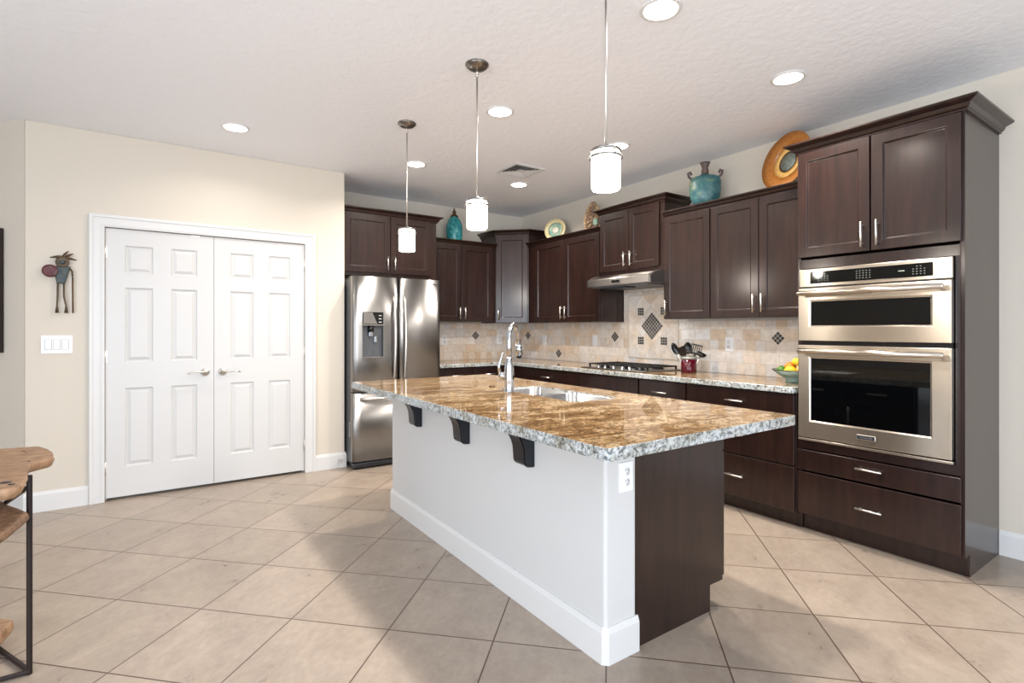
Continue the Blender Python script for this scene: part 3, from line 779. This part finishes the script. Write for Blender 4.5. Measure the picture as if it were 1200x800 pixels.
for y in (3.60, 3.515, 3.41, 3.30, 3.215):
    MB().lathe([(0, .010), (.021, .010), (.021, .014), (.017, .016), (.015, .036), (0, .038)], 3.465, y, 0, 20).build('knob', 'chrome', g)

# ------------------------------------------------------------------ utensil crock and utensils
CRX, CRY = 3.79, 2.843
g = thing('utensil_crock', 'glossy dark red ceramic crock with a grey rim holding black utensils', 'crock', (CRX, CRY, CT1+.0005))
MB().lathe([(0, 0), (.062, 0), (.064, .004), (.064, .115), (.056, .115), (.056, .012), (0, .012)], n=36).build('crock_body', 'crock_red', g)
MB().lathe([(.0565, .1155), (.0640, .1155), (.0655, .125), (.0645, .136), (.0565, .136)], n=36, closed=True).build('crock_rim', 'crock_rim', g)
# the camera looks along (.81,.59): 'right' in the picture is (.59,-.81)
ux, uy = .585, -.811
def utensil(name, label, dx, lean_r, lean_f, hlen, headfn, mat_='black'):
    g = thing(name, label, 'utensil', (CRX+ux*dx, CRY+uy*dx, CT1+.02), math.atan2(uy, ux), 'black cooking utensils in the red crock')
    g.rotation_euler = (lean_f, lean_r, math.atan2(uy, ux))
    MB().tube([(0, 0, 0), (0, 0, hlen)], [.006, .0055], 10).build('utensil_handle', 'nickel', g)
    headfn(hlen).build('utensil_head', mat_, g)
    return g
def spoon_head(w, l, dish=.012):
    def f(z0):
        b = MB(); n, k = 20, 6; vs = [(0, dish, z0+l/2)]; fs = []
        for i in range(1, k+1):
            for j in range(n):
                t = 2*math.pi*j/n; r_ = i/k
                vs.append((w/2*r_*math.sin(t)*(1-.12*math.cos(t)), dish*(1-r_*r_), z0+l/2+l/2*r_*math.cos(t)))
        vs += [(x, y+.003, z) for x, y, z in vs]
        N0 = 1+n*k
        for o_, fl in ((0, 1), (N0, -1)):
            for j in range(n): fs.append([o_, o_+1+j, o_+1+(j+1) % n][::fl])
            for i in range(k-1):
                for j in range(n):
                    a, c = o_+1+i*n+j, o_+1+i*n+(j+1) % n; fs.append([a, a+n, c+n, c][::fl])
        for j in range(n): a, c = 1+(k-1)*n+j, 1+(k-1)*n+(j+1) % n; fs.append([a, a+N0, c+N0, c])
        b.add(vs, fs, True); b.tube([(0, .002, z0-.03), (0, .002, z0+.012)], [.007, .006], 8); return b
    return f
def turner_head(w, l):
    def f(z0):
        b = MB(); b.box(-w/2, 0, z0, w/2, .003, z0+.018); b.box(-w/2, 0, z0+l-.01, w/2, .003, z0+l)
        for i in range(6): x = -w/2 + i*(w-.007)/5; b.box(x, 0, z0+.018, x+.007, .003, z0+l-.01)
        b.tube([(0, .002, z0-.03), (0, .002, z0+.004)], [.007, .008], 8); return b
    return f
def ladle_head(r_):
    def f(z0):
        b = MB(); b.lathe([(0, -r_*.8), (r_*.5, -r_*.7), (r_*.85, -r_*.4), (r_, 0), (r_*.95, 0), (r_*.8, -r_*.36), (r_*.45, -r_*.62), (0, -r_*.72)], 0, -.02, z0+.03, 24)
        b.tube([(0, .002, z0-.03), (0, .002, z0+.03)], [.007, .006], 8); return b
    return f
def spat_head(w, l):
    def f(z0):
        b = MB(); b.prism([(-w*.35, z0), (w*.35, z0), (w/2, z0+l*.3), (w/2, z0+l*.85), (w*.3, z0+l), (-w/2, z0+l*.9), (-w/2, z0+l*.3)], -.003, .003, 'y')
        b.tube([(0, 0, z0-.03), (0, 0, z0+.01)], [.007, .007], 8); return b
    return f
utensil('slotted_spoon', 'long black serving spoon leaning furthest left in the red crock', -.030, R(-24), R(4), .145, spoon_head(.056, .11))
utensil('spatula', 'flat black spatula second from the left in the red crock', -.012, R(-13), R(16), .130, spat_head(.062, .09))
utensil('cooking_spoon', 'black rounded cooking spoon standing upright in the middle of the crock', -.002, R(-2), R(-3), .140, spoon_head(.074, .10))
utensil('slotted_turner', 'black turner with long slots leaning right in the red crock', .018, R(13), R(-12), .140, turner_head(.092, .090))
utensil('soup_ladle', 'black ladle leaning furthest right in the red crock', .032, R(27), R(8), .14, ladle_head(.042))

# ------------------------------------------------------------------ fruit bowl
BX, BY = 3.72, 1.905
g = thing('fruit_bowl', 'wide footed green-grey bowl of fruit on the worktop against the tower', 'bowl', (BX, BY, CT1+.0005))
MB().lathe([(0, 0), (.065, 0), (.065, .010), (.055, .016), (.10, .045), (.150, .082), (.145, .084), (.095, .052), (.05, .026), (0, .022)], n=40).build('bowl_body', 'bowl_glaze', g)
MB().lathe([(.1455, .0845), (.151, .0825), (.152, .086), (.1465, .088)], n=40, closed=True).build('bowl_rim', 'bronze', g)
def fruit(name, label, dx, dy, dz, r, material, sc=(1,1,1), tips=False):
    b = MB(); b.ball((0, 0, 0), r, 20, sc)
    if tips: b.ball((sc[0]*r*.98, 0, 0), r*.2, 10); b.ball((-sc[0]*r*.98, 0, 0), r*.16, 10)
    o = b.build(name, material, loc=(BX+dx, BY+dy, CT1+dz)); o.rotation_euler = (0, 0, random.random()*3)
    MB().lathe([(0, 0), (.004, 0), (.003, .004), (0, .004)], 0, 0, r*sc[2]*.97, 8).build('stem_end', 'bronze', o)
    return tag(o, label, name)
fruit('lime', 'green lime at the left rim of the fruit bowl', -.045, .075, .082, .029, 'lime_skin')
fruit('orange', 'round orange behind the lime in the fruit bowl', .035, .055, .098, .039, 'orange_skin')
fruit('lemon', 'yellow lemon at the front of the fruit bowl right of the lime', -.060, .005, .086, .029, 'lemon_skin', (1.25, 1, 1), True)
fruit('peach', 'pale peach-coloured fruit half hidden by the oven tower', -.025, -.055, .090, .036, 'peach_skin')
fruit('lemon', 'yellow lemon on top of the other fruit beside the oven tower', .012, -.002, .142, .027, 'lemon_skin', (1.2, 1, 1), True)

# ------------------------------------------------------------------ objects on top of the wall cabinets
TOPZ = UZ1+.0305
g = thing('teal_bottle', 'tall teal glazed bottle with a bronze stopper on the cabinet beside the refrigerator', 'bottle', (2.915, 5.42, TOPZ))
MB().lathe([(0, 0), (.080, 0), (.086, .01), (.094, .10), (.098, .16), (.092, .22), (.070, .275), (.045, .305), (.036, .315), (0, .315)], n=40).build('bottle_body', 'teal_glaze', g)
MB().lathe([(0, .315), (.046, .312), (.048, .32), (.03, .338), (.018, .352), (.022, .362), (.024, .372), (.012, .385), (.006, .400), (.010, .406), (.0, .42)], n=24).build('bottle_stopper', 'bronze', g)

def plate(name, label, loc, rz, tilt, rings, cat='plate', stand=True):
    """rings: list of (r0, r1, depth0, depth1, material) discs in the local x-z plane, front to -y"""
    g = thing(name, label, cat, loc, rz); Rr = rings[-1][1]
    first = None
    for (r0, r1, d0, d1, mm) in rings:
        b = MB()
        prof = [(max(r0, 1e-6), -d0), (r1, -d1), (r1, -d1+.006), (max(r0, 1e-6), -d0+.006)]
        b.lathe([(a, -z) for a, z in prof], n=56, closed=True)
        o = b.build('plate_ring', mm, g if first is None else first)
        if first is None:
            first = o; o.rotation_euler = (R(90)-tilt, 0, 0); o.location = (0, 0, Rr*math.cos(tilt)+.012)
    if stand:
        b = MB()
        for s_ in (-1, 1):
            b.tube([(s_*.05, -.045, .03), (s_*.05, -.045, .004), (s_*.05, .09, .004), (s_*.03, .07, .09)], .0035, 8)
        b.tube([(-.05, .07, .004), (.05, .07, .004)], .0035, 8)
        b.build('plate_stand', 'bronze', g)
    return g
plate('glazed_plate', 'round blue-green plate with a pale rim standing on the cabinet near the corner', (3.80, 4.65, TOPZ), R(-62), R(10),
      [(0, .038, .000, .000, 'plate_pale'), (.038, .085, .0, .004, 'plate_teal'), (.085, .128, .004, .016, 'plate_rim')])
plate('amber_platter', 'large copper-coloured platter with a grey eye leaning behind the oven tower corner', (3.80, 2.00, TOPZ), R(-106), R(12),
      [(0, .066, .0, .0, 'grey_glass'), (.066, .078, .0, .001, 'bronze'), (.078, .118, .001, .006, 'amber_ring'), (.118, .212, .006, .03, 'amber_glass')])
# big glazed vase with two lugs
g = thing('glazed_vase', 'round blue-green glazed vase with two lug handles on the cabinet top', 'vase', (3.80, 2.69, TOPZ), R(-55))
MB().lathe([(0, .02), (.05, .02), (.088, .045), (.116, .10), (.126, .165), (.124, .23), (.116, .265), (.085, .278), (.040, .290), (.030, .300), (0, .300)], n=44, ry=.55).build('vase_body', 'raku', g)
MB().lathe([(.026, .298), (.030, .315), (.024, .345), (.034, .375), (.044, .392), (.038, .394), (.026, .372), (.018, .345), (.018, .298)], n=28, closed=True, ry=.8).build('vase_neck', 'raku_dark', g)
for s_ in (-1, 1):
    MB().tube([(s_*.100, 0, .255), (s_*.128, 0, .285), (s_*.135, 0, .315), (s_*.118, 0, .325), (s_*.108, 0, .300)], .010, 10).build('lug_handle', 'raku_dark', g)
for x, y in ((-.07, -.02), (.07, -.02), (0, .045)): MB().cyl((x, y, 0), (x*.9, y*.9, .05), .007, 8).build('foot', 'bronze', g)
# beaded sculpture
g = thing('shell_sculpture', 'tan knobbly fan-shaped sculpture on the cabinet just left of the hood cabinet', 'sculpture', (3.80, 4.03, TOPZ), R(-55))
b = MB(); prf = []
outl = []
for i in range(25):
    t = i/24; z = .02+.30*t; wv = .115*math.sin(math.pi*min(1, .18+.80*t))**.7 * (1-.25*t)
    outl.append((wv*.8, z))
poly = [(a, z) for a, z in outl] + [(-a, z) for a, z in outl[::-1]]
b.prism(poly, -.02, .02, 'y'); b.box(-.07, -.035, 0, .07, .035, .02)
b.build('sculpture_body', 'drift_dark', g, .004)
b = MB()
for a, z in outl:
    for s_ in (-1, 1):
        rr_ = .017+.004*random.random(); b.ball((s_*a, random.uniform(-.01, .01), z), rr_, 10, (1, 1, 1))
for k in range(26): b.ball((random.uniform(-.06, .06), -.022, random.uniform(.04, .27)), random.uniform(.010, .016), 10)
b.build('knob_rim', 'shell', g)
MB().ball((.03, -.028, .12), .03, 16, (1, .3, 1.3)).build('glazed_inlay', 'plate_teal', g)

# ------------------------------------------------------------------ island
IX0, IXW, IX1 = 1.435, 1.607, 2.198
IY0, IY1 = 1.455, 3.612
g = thing('kitchen_island', 'white half-wall kitchen island with dark cabinets and black counter brackets', 'island', (0, 0, 0))
MB().box(IX0, IY0, 0, IXW, IY1, CT0-.001).build('half_wall', 'wall_white', g, .014, seg=4)
# baseboard round three sides with a chamfered corner
c_ = .012
MB().sweep([(IXW, IY1), (IX0+c_, IY1), (IX0, IY1-c_), (IX0, IY0+c_), (IX0+c_, IY0), (IXW+.003, IY0)], BBP).build('baseboard', 'trim_white', g)
b = MB(); prf = [(IXW+.001, 0), (2.103, 0), (2.103, .118), (IX1, .118), (IX1, CT0-.001), (IXW+.001, CT0-.001)]
PY = 1.462
b.prism(prf, PY, PY+.02, 'y'); b.prism(prf, IY1-.03, IY1-.01, 'y')
b.box(IX1-.02, PY+.02, .118, IX1, IY1-.03, CT0-.001); b.box(IXW+.001, PY+.02, 0, IXW+.015, IY1-.03, CT0-.001)
b.box(IXW+.015, PY+.02, .118, IX1-.02, IY1-.03, .136); b.box(2.09, PY+.02, 0, 2.103, IY1-.03, .118)
b.build('cabinet_body', 'espresso', g, .001)
def ifront(y0_, y1_, z0, z1, kind, hy=None, hz=None):
    if kind == 'door':
        o = MB().panel_front([y0_, y0_+.058, y1_-.058, y1_], [z0, z0+.058, z1-.058, z1], {(1, 1)}, -.02, [(.004, .006), (.006, .009)], 0).build('door', 'espresso', g, .0015, (IX1+.012, 0, 0), (0, 0, R(90)), 1)
    else:
        o = MB().box(y0_, -.02, z0, y1_, 0, z1).build('drawer', 'espresso', g, .003, (IX1+.012, 0, 0), (0, 0, R(90)))
    if hy is not None:
        h = MB()
        if kind == 'door': h.cyl((hy, -.048, hz-.067), (hy, -.048, hz+.067), .0058, 12); ps = [(hy, hz-.047), (hy, hz+.047)]
        else: h.cyl((hy-.067, -.048, hz), (hy+.067, -.048, hz), .0058, 12); ps = [(hy-.047, hz), (hy+.047, hz)]
        for a, z in ps: h.cyl((a, -.02, z), (a, -.048, z), .005, 10)
        h.build('handle', 'nickel', o)
for (a, b_, hy) in ((1.475, 1.93, 1.90), (1.936, 2.36, 2.33), (2.366, 2.79, 2.40), (2.796, 3.19, 3.16), (3.196, 3.595, 3.23)):
    ifront(a, b_, .72, .862, 'drawer', (a+b_)/2, .79); ifront(a, b_, .128, .71, 'door', hy, .61)
# black brackets
def bracket(y):
    wd = .052; pr = [(IX0, CT0-.001), (IX0-.205, CT0-.001), (IX0-.205, CT0-.016)]
    for i in range(9):
        t = i/8*math.pi/2; pr.append((IX0-.195+.145*math.sin(t), .857-.135*(1-math.cos(t))))
    pr += [(IX0-.048, .70)]
    for i in range(5):
        t = i/4*math.pi/2; pr.append((IX0-.048+.03*(1-math.cos(t)), .690-.03*math.sin(t)))
    pr += [(IX0, .66)]
    o = MB().prism(pr, y-wd, y+wd, 'y').build('bracket', 'bracket', g, .002)
    MB().prism([(x-.003 if x < IX0-.001 else x, z-.002) for x, z in pr], y-wd-.001+.012, y-wd+.018, 'y').build('bracket_rib', 'bracket', o)
for y in (3.15, 2.54, 1.955): bracket(y)
# countertop with the sink opening
SX0, SX1, SY0, SY1 = 1.775, 2.085, 2.005, 2.745
def rr(x0, y0, x1, y1, r, n=5):
    pts = []
    for cx_, cy_, a0 in ((x1-r, y0+r, -90), (x1-r, y1-r, 0), (x0+r, y1-r, 90), (x0+r, y0+r, 180)):
        for i in range(n+1):
            t = R(a0+90*i/n); pts.append((cx_+r*math.cos(t), cy_+r*math.sin(t)))
    return pts
o = slab('granite_countertop', rr(1.163, 1.171, 2.292, 3.68, .012, 3), [rr(SX0, SY0, SX1, SY1, .057, 6)[::-1]], .872, CT1, '', .006)
tag(o, 'large polished gold and brown granite top of the island with a sink cut into it', 'countertop')
# sink
g = thing('kitchen_sink', 'stainless double-bowl undermount sink in the island worktop', 'sink', (0, 0, 0))
ym_ = 2.395
def bowl(y0_, y1_, name):
    b = MB(); loops = []
    for (ins, z, r_) in ((0, .907, .055), (.004, .904, .055), (.006, .74, .06), (.03, .715, .06), (.11, .710, .02)):
        loops.append([(x, y, z) for x, y in rr(SX0+.003+ins, y0_+ins, SX1-.003-ins, y1_-ins, r_, 6)])
    n = len(loops[0]); vs = [v_ for l in loops for v_ in l]
    fs = [(i*n+j, i*n+(j+1) % n, (i+1)*n+(j+1) % n, (i+1)*n+j) for i in range(len(loops)-1) for j in range(n)]
    b.add(vs, fs, True); b.add(loops[-1], [list(range(n))])
    o = b.build(name, 'steel_sink', g)
    MB().lathe([(0, 0), (.04, 0), (.042, .003), (.03, .004), (0, .001)], (SX0+SX1)/2, (y0_+y1_)/2, .7105, 24).build('drain', 'chrome', o)
bowl(SY0+.003, ym_-.008, 'sink_bowl'); bowl(ym_+.008, SY1-.003, 'sink_bowl')
# deck between and around the bowls, just under the worktop level
bm = bmesh.new(); edges = []
for lp in (rr(SX0+.001, SY0+.001, SX1-.001, SY1-.001, .055, 6), rr(SX0+.003, SY0+.003, SX1-.003, ym_-.008, .055, 6)[::-1], rr(SX0+.003, ym_+.008, SX1-.003, SY1-.003, .055, 6)[::-1]):
    vs = [bm.verts.new((x, y, .907)) for x, y in lp]; edges += [bm.edges.new((vs[i], vs[(i+1) % len(vs)])) for i in range(len(vs))]
bmesh.ops.triangle_fill(bm, use_beauty=True, use_dissolve=False, edges=edges)
me = bpy.data.meshes.new('sink_rim'); bm.to_mesh(me); bm.free(); me.materials.append(M['steel_sink'])
o = bpy.data.objects.new('sink_rim', me); COL.objects.link(o); o.parent = g
# faucet
FXc, FYc = 1.738, 2.555
g = thing('kitchen_faucet', 'tall arched chrome kitchen faucet with a side lever behind the sink', 'faucet', (FXc, FYc, CT1))
MB().lathe([(0, 0), (.030, 0), (.030, .006), (.027, .012), (.0255, .03), (.028, .06), (.031, .10), (.028, .14), (.019, .185), (.0155, .21), (0, .21)], n=32).build('faucet_body', 'chrome', g)
dirx, diry = .72, .50
arc = [(0, 0, .20), (0, 0, .27)]
for i in range(1, 15):
    t = math.pi*i/14*.94; r_ = .088
    arc.append((dirx*(r_-r_*math.cos(t)), diry*(r_-r_*math.cos(t)), .30+.100*math.sin(t)))
arc.append((arc[-1][0]+.004, arc[-1][1]+.003, .278))
MB().tube(arc, [.0155]*2+[.0145]*(len(arc)-2), 16).build('spout', 'chrome', g)
e = Vector(arc[-1])
MB().tube([e, e+Vector((.006, .004, -.03)), e+Vector((.010, .007, -.068))], [.0165, .021, .024], 18).build('spray_head', 'chrome', g)
MB().ball(tuple(e+Vector((.010, .007, -.076))), .018, 16, (1, 1, .8)).build('nozzle', 'black', g)
hd = MB().tube([(-.010, .02, .085), (-.028, .048, .10), (-.032, .055, .105)], [.020, .020, .014], 16); hd.build('valve_barrel', 'chrome', g)
MB().tube([(-.030, .052, .10), (-.034, .058, .15), (-.022, .050, .20), (-.014, .045, .235)], [.010, .009, .007, .006], 12).build('lever', 'chrome', g)
tag(MB().lathe([(0, 0), (.021, 0), (.021, .004), (.014, .012), (.008, .014), (0, .014)], 1.80, 2.84, CT1, 20).build('air_switch', 'bronze'),
    'small bronze push button in the island worktop left of the faucet', 'button')
# island outlet
outlet('wall_outlet', (1.545, IY0, .703), 0, 'white outlet on the near end of the island under the counter', 'outlet', .074, .116)

# ------------------------------------------------------------------ ceiling fixtures
def can(x, y, label, k=1.0):
    g = thing('recessed_light', label, 'ceiling light', (x, y, CE), 0, 'recessed ceiling lights')
    MB().lathe([(.076, -.001), (.094, -.001), (.094, -.004), (.090, -.007), (.078, -.008), (.076, -.006)], n=40, closed=True).build('trim_ring', 'trim_white', g)
    MB().lathe([(0, -.006), (.076, -.006), (.076, -.002), (0, -.002)], n=40).build('lamp_lens', 'lamp_disc', g)
    l = bpy.data.lights.new('lamp_light', 'AREA'); l.shape = 'DISK'; l.size = .14; l.energy = CAN_W*k; l.color = WARM; l.spread = R(150)
    lo = bpy.data.objects.new('lamp_light', l); COL.objects.link(lo); lo.parent = g; lo.location = (0, 0, -.012)
    return g
can(.508, 4.262, 'round recessed ceiling light in front of the pantry doors', .3)
for x, y, lb in (
                 (1.932, 4.303, 'recessed ceiling light right beside the furthest pendant rod'),
                 (1.930, 2.945, 'recessed ceiling light right of the middle pendant canopy'),
                 (1.918, 1.590, 'recessed ceiling light at the top edge of the photo'),
                 (3.062, 4.327, 'recessed ceiling light behind the ceiling vent, near the kitchen corner'),
                 (3.070, 2.968, 'recessed ceiling light just right of the nearest pendant shade'),
                 (3.050, 1.605, 'recessed ceiling light closest to the oven tower')): can(x, y, lb)
def pendant(x, y, label):
    g = thing('pendant_lamp', label, 'pendant light', (x, y, CE), 0, 'pendant lamps over the island')
    MB().lathe([(0, 0), (.064, 0), (.064, -.008), (.055, -.014), (.05, -.022), (.030, -.026), (.012, -.03), (0, -.03)][::-1], n=36).build('canopy', 'canopy_metal', g)
    MB().tube([(0, 0, -.028), (0, 0, -.06)], [.007, .007], 10).ball((0, 0, -.062), .010, 12).tube([(0, 0, -.07), (0, 0, -.74)], [.0048]*2, 10).build('rod', 'nickel', g)
    MB().lathe([(0, -.730), (.012, -.730), (.020, -.742), (.058, -.746), (.061, -.750), (.061, -.756), (0, -.756)][::-1], n=36).build('shade_cap', 'shade_ring', g)
    MB().lathe([(.0585, -.775), (.0660, -.775), (.0660, -.783), (.0585, -.783)], n=36, closed=True).build('shade_band', 'shade_ring', g)
    b = MB()
    for k in range(3): t = R(20+120*k); b.box(.058*math.cos(t)-.004, .058*math.sin(t)-.004, -.783, .058*math.cos(t)+.004, .058*math.sin(t)+.004, -.752)
    b.build('cap_clip', 'nickel', g)
    MB().lathe([(.0, -.757), (.054, -.757), (.0565, -.762), (.0565, -.900), (.053, -.906), (.049, -.906), (.049, -.77), (0, -.766)], n=40).build('lamp_shade', 'pendant_glass', g)
    l = bpy.data.lights.new('lamp_light', 'POINT'); l.energy = 13; l.color = WARM; l.shadow_soft_size = .03
    lo = bpy.data.objects.new('lamp_light', l); COL.objects.link(lo); lo.parent = g; lo.location = (0, 0, -.93)
    return g
pendant(1.49, 1.508, 'nearest glass-shaded pendant lamp, its rod running out of the top of the photo')
pendant(1.485, 2.497, 'middle glass-shaded pendant lamp hanging over the island')
pendant(1.500, 3.493, 'furthest glass-shaded pendant lamp, in front of the refrigerator cabinet')
# air vent
g = thing('ceiling_vent', 'square white ceiling air vent with angled louvres near the corner', 'vent', (2.80, 3.93, CE))
vw = .165
b = MB()
for (x0_, y0_, x1_, y1_) in ((-vw, -vw, vw, -vw+.03), (-vw, vw-.03, vw, vw), (-vw, -vw+.03, -vw+.03, vw-.03), (vw-.03, -vw+.03, vw, vw-.03)): b.box(x0_, y0_, -.008, x1_, y1_, -.0005)
b.build('vent_frame', 'trim_white', g, .002)
MB().box(-vw+.03, -vw+.03, -.002, vw-.03, vw-.03, -.0005).build('vent_backing', 'dark_plastic', g)
for q_ in range(4):
    b = MB()
    for k in range(5):
        r0 = .028+k*.024; hw = r0+.004
        b.add([(-hw, r0, -.003), (hw, r0, -.003), (hw+.012, r0+.014, -.012), (-hw-.012, r0+.014, -.012),
               (-hw, r0+.003, -.003), (hw, r0+.003, -.003), (hw+.012, r0+.017, -.012), (-hw-.012, r0+.017, -.012)],
              [(0,1,2,3), (7,6,5,4), (0,4,5,1), (3,2,6,7), (0,3,7,4), (1,5,6,2)])
    o = b.build('louvre', 'trim_white', g); o.rotation_euler = (0, 0, R(90)*q_)
MB().box(-.024, -.024, -.011, .024, .024, -.003).build('vent_hub', 'trim_white', g)

# ------------------------------------------------------------------ wall art
g = thing('metal_figure', 'small metal standing figure with feathers, red shield and staff on the wall', 'wall art', (-.52, YL-.006, 1.40))
def disc(x, z, r, name, mt, th=.006, sx=1, y=-.02):
    b = MB(); b.lathe([(0, 0), (r*.7, th*1.2), (r, th), (r, 0)], n=28) ; o = b.build(name, mt, g, loc=(x, y, z), rot=(R(90), 0, 0)); o.scale = (sx, 1, 1); return o
MB().prism([(-.028, .21), (.018, .21), (.040, .30), (.050, .335), (-.030, .335), (-.040, .30)], -.022, 0, 'y').build('torso', 'metal_patina', g, .006)
disc(.004, .362, .038, 'head', 'metal_tan', .014, 1, -.012)
disc(.004, .362, .014, 'face_ring', 'metal_patina', .010, 1, -.028)
disc(-.062, .296, .044, 'shield', 'metal_red', .010, 1, -.022)
b = MB().tube([(-.065, -.012, .392), (-.02, -.014, .40), (.03, -.014, .395), (.082, -.012, .382)], [.003, .010, .011, .003], 8); b.build('headband', 'metal_tan', g)
for a in ((.0, .40, .038, .445), (.01, .398, .065, .428), (-.01, .40, -.045, .40)):
    MB().tube([(a[0], -.016, a[1]), ((a[0]+a[2])/2, -.018, (a[1]+a[3])/2), (a[2], -.016, a[3])], [.003, .008, .002], 8).build('feather', 'bronze', g)
for x0_, x1_ in ((-.022, -.026), (.012, .024)):
    MB().tube([(x0_, -.012, .22), (x0_, -.014, .12), (x1_, -.012, .05), (x1_, -.012, .0)], [.006, .006, .005, .011], 8).build('leg', 'metal_tan', g)
MB().tube([(.062, -.014, 0), (.060, -.014, .26)], .005, 8).build('staff', 'bronze', g)
MB().tube([(.040, -.014, .325), (.058, -.02, .30), (.060, -.016, .262)], .006, 8).build('arm', 'metal_tan', g)

# framed picture on the angled wall, only its right edge in view
s2 = math.sqrt(.5)
px_, py_ = -.843, YL+.123
g = thing('framed_picture', 'dark-framed blue picture on the angled wall, cut by the left photo edge', 'picture', (px_, py_, 1.12), R(-45))
b = MB()
for (a0, z0_, a1, z1_) in ((-.5, 0, 0, .16), (-.5, .71, 0, .87), (-.012, .16, 0, .71), (-.5, .16, -.488, .71)): b.box(a0, -.035, z0_, a1, -.002, z1_)
b.build('picture_frame', 'frame_dark', g, .002)
MB().box(-.488, -.028, .16, -.012, -.002, .71).build('canvas', 'canvas_blue', g)

# ------------------------------------------------------------------ driftwood console at the left edge
g = thing('driftwood_table', 'live-edge driftwood table on a square iron frame at the left edge of the photo', 'table', (-.37, 2.63, 0))
top = [(-.62, .43), (-.30, .44), (-.15, .41), (-.02, .382), (.020, .29), (.045, .205), (.040, .16), (.058, .12), (.052, .085), (.004, .03), (.002, -.04), (.010, -.10), (.024, -.20), (.030, -.31), (.018, -.36), (-.01, -.372), (-.05, -.36), (-.16, -.42), (-.36, -.40), (-.62, -.44)]
b = MB(); n = len(top)
lo = [(x*.985-.008, y*.98, .745) for x, y in top]; hi = [(x, y, .768) for x, y in top]; hh = [(x*.99-.004, y*.99, .782) for x, y in top]
b.add(lo+hi+hh, [list(range(n))[::-1], list(range(2*n, 3*n))]); b.add(lo+hi+hh, [(i, (i+1) % n, n+(i+1) % n, n+i) for i in range(n)] + [(n+i, n+(i+1) % n, 2*n+(i+1) % n, 2*n+i) for i in range(n)], True)
b.build('table_top', 'drift', g)
def bar(p0, p1, w_=.0072):
    p0, p1 = Vector(p0), Vector(p1); d_ = (p1-p0).normalized(); s_ = d_.orthogonal().normalized()
    if abs(d_.z) < .99: s_ = d_.cross(Vector((0, 0, 1))).normalized()
    t_ = d_.cross(s_); vs = [p + s_*a*w_ + t_*c*w_ for p in (p0, p1) for a, c in ((-1, -1), (1, -1), (1, 1), (-1, 1))]
    return MB().add(vs, [(0,1,2,3), (7,6,5,4), (0,4,5,1), (1,5,6,2), (2,6,7,3), (3,7,4,0)])
bar((0, 0, .0), (0, 0, .742)).build('leg', 'iron', g, .003)
bar((-.55, -.30, .0), (-.55, -.30, .742)).build('leg', 'iron', g, .003)
bar((0, 0, .011), (-.56, -.004, .011)).build('frame_rail', 'iron', g, .003)
bar((-.55, -.30, .011), (-.55, .0, .011)).build('frame_rail', 'iron', g, .003)
bar((0, 0, .012), (-.13, .26, .012)).build('brace', 'iron', g, .003)
bar((0, 0, .70), (-.10, .20, .60)).build('brace', 'iron', g, .003)
def chunk(name, pts, zb, zt, m_, shrink=.9):
    n = len(pts); cx_ = sum(p[0] for p in pts)/n; cy_ = sum(p[1] for p in pts)/n
    vs = [(cx_+(x-cx_)*shrink, cy_+(y-cy_)*shrink, zb) for x, y in pts] + [(x, y, (zb+zt)/2+.01*math.sin(5*k_)) for k_, (x, y) in enumerate(pts)] + [(cx_+(x-cx_)*.97, cy_+(y-cy_)*.97, zt+.006*math.sin(3*k_)) for k_, (x, y) in enumerate(pts)]
    b = MB(); b.add(vs, [list(range(n))[::-1], list(range(2*n, 3*n))])
    b.add(vs, [(q*n+i, q*n+(i+1) % n, (q+1)*n+(i+1) % n, (q+1)*n+i) for q in (0, 1) for i in range(n)])
    return b.build(name, m_, g, .008)
chunk('lower_slab', [(.006, -.035), (-.03, .04), (-.075, .13), (-.12, .24), (-.30, .30), (-.50, .20), (-.55, -.10), (-.40, -.33), (-.20, -.36), (-.05, -.325), (-.02, -.20)], .565, .615, 'drift_dark')
chunk('root_base', [(-.09, .33), (-.16, .40), (-.34, .38), (-.46, .22), (-.40, .08), (-.24, .10), (-.12, .20)], .0235, .085, 'drift')
# dark knots and worm holes in the two slabs
b = MB()
for x, y, r_ in ((-.02, -.27, .016), (.0, -.31, .010), (-.035, -.33, .012), (-.05, -.24, .008), (-.06, .30, .007), (-.045, .25, .005), (-.01, .06, .006)):
    b.lathe([(0, .0005), (r_, .0005), (r_*.8, .0012), (0, .0012)], x, y, .782, 12)
b.build('knot_holes', 'bracket', g)
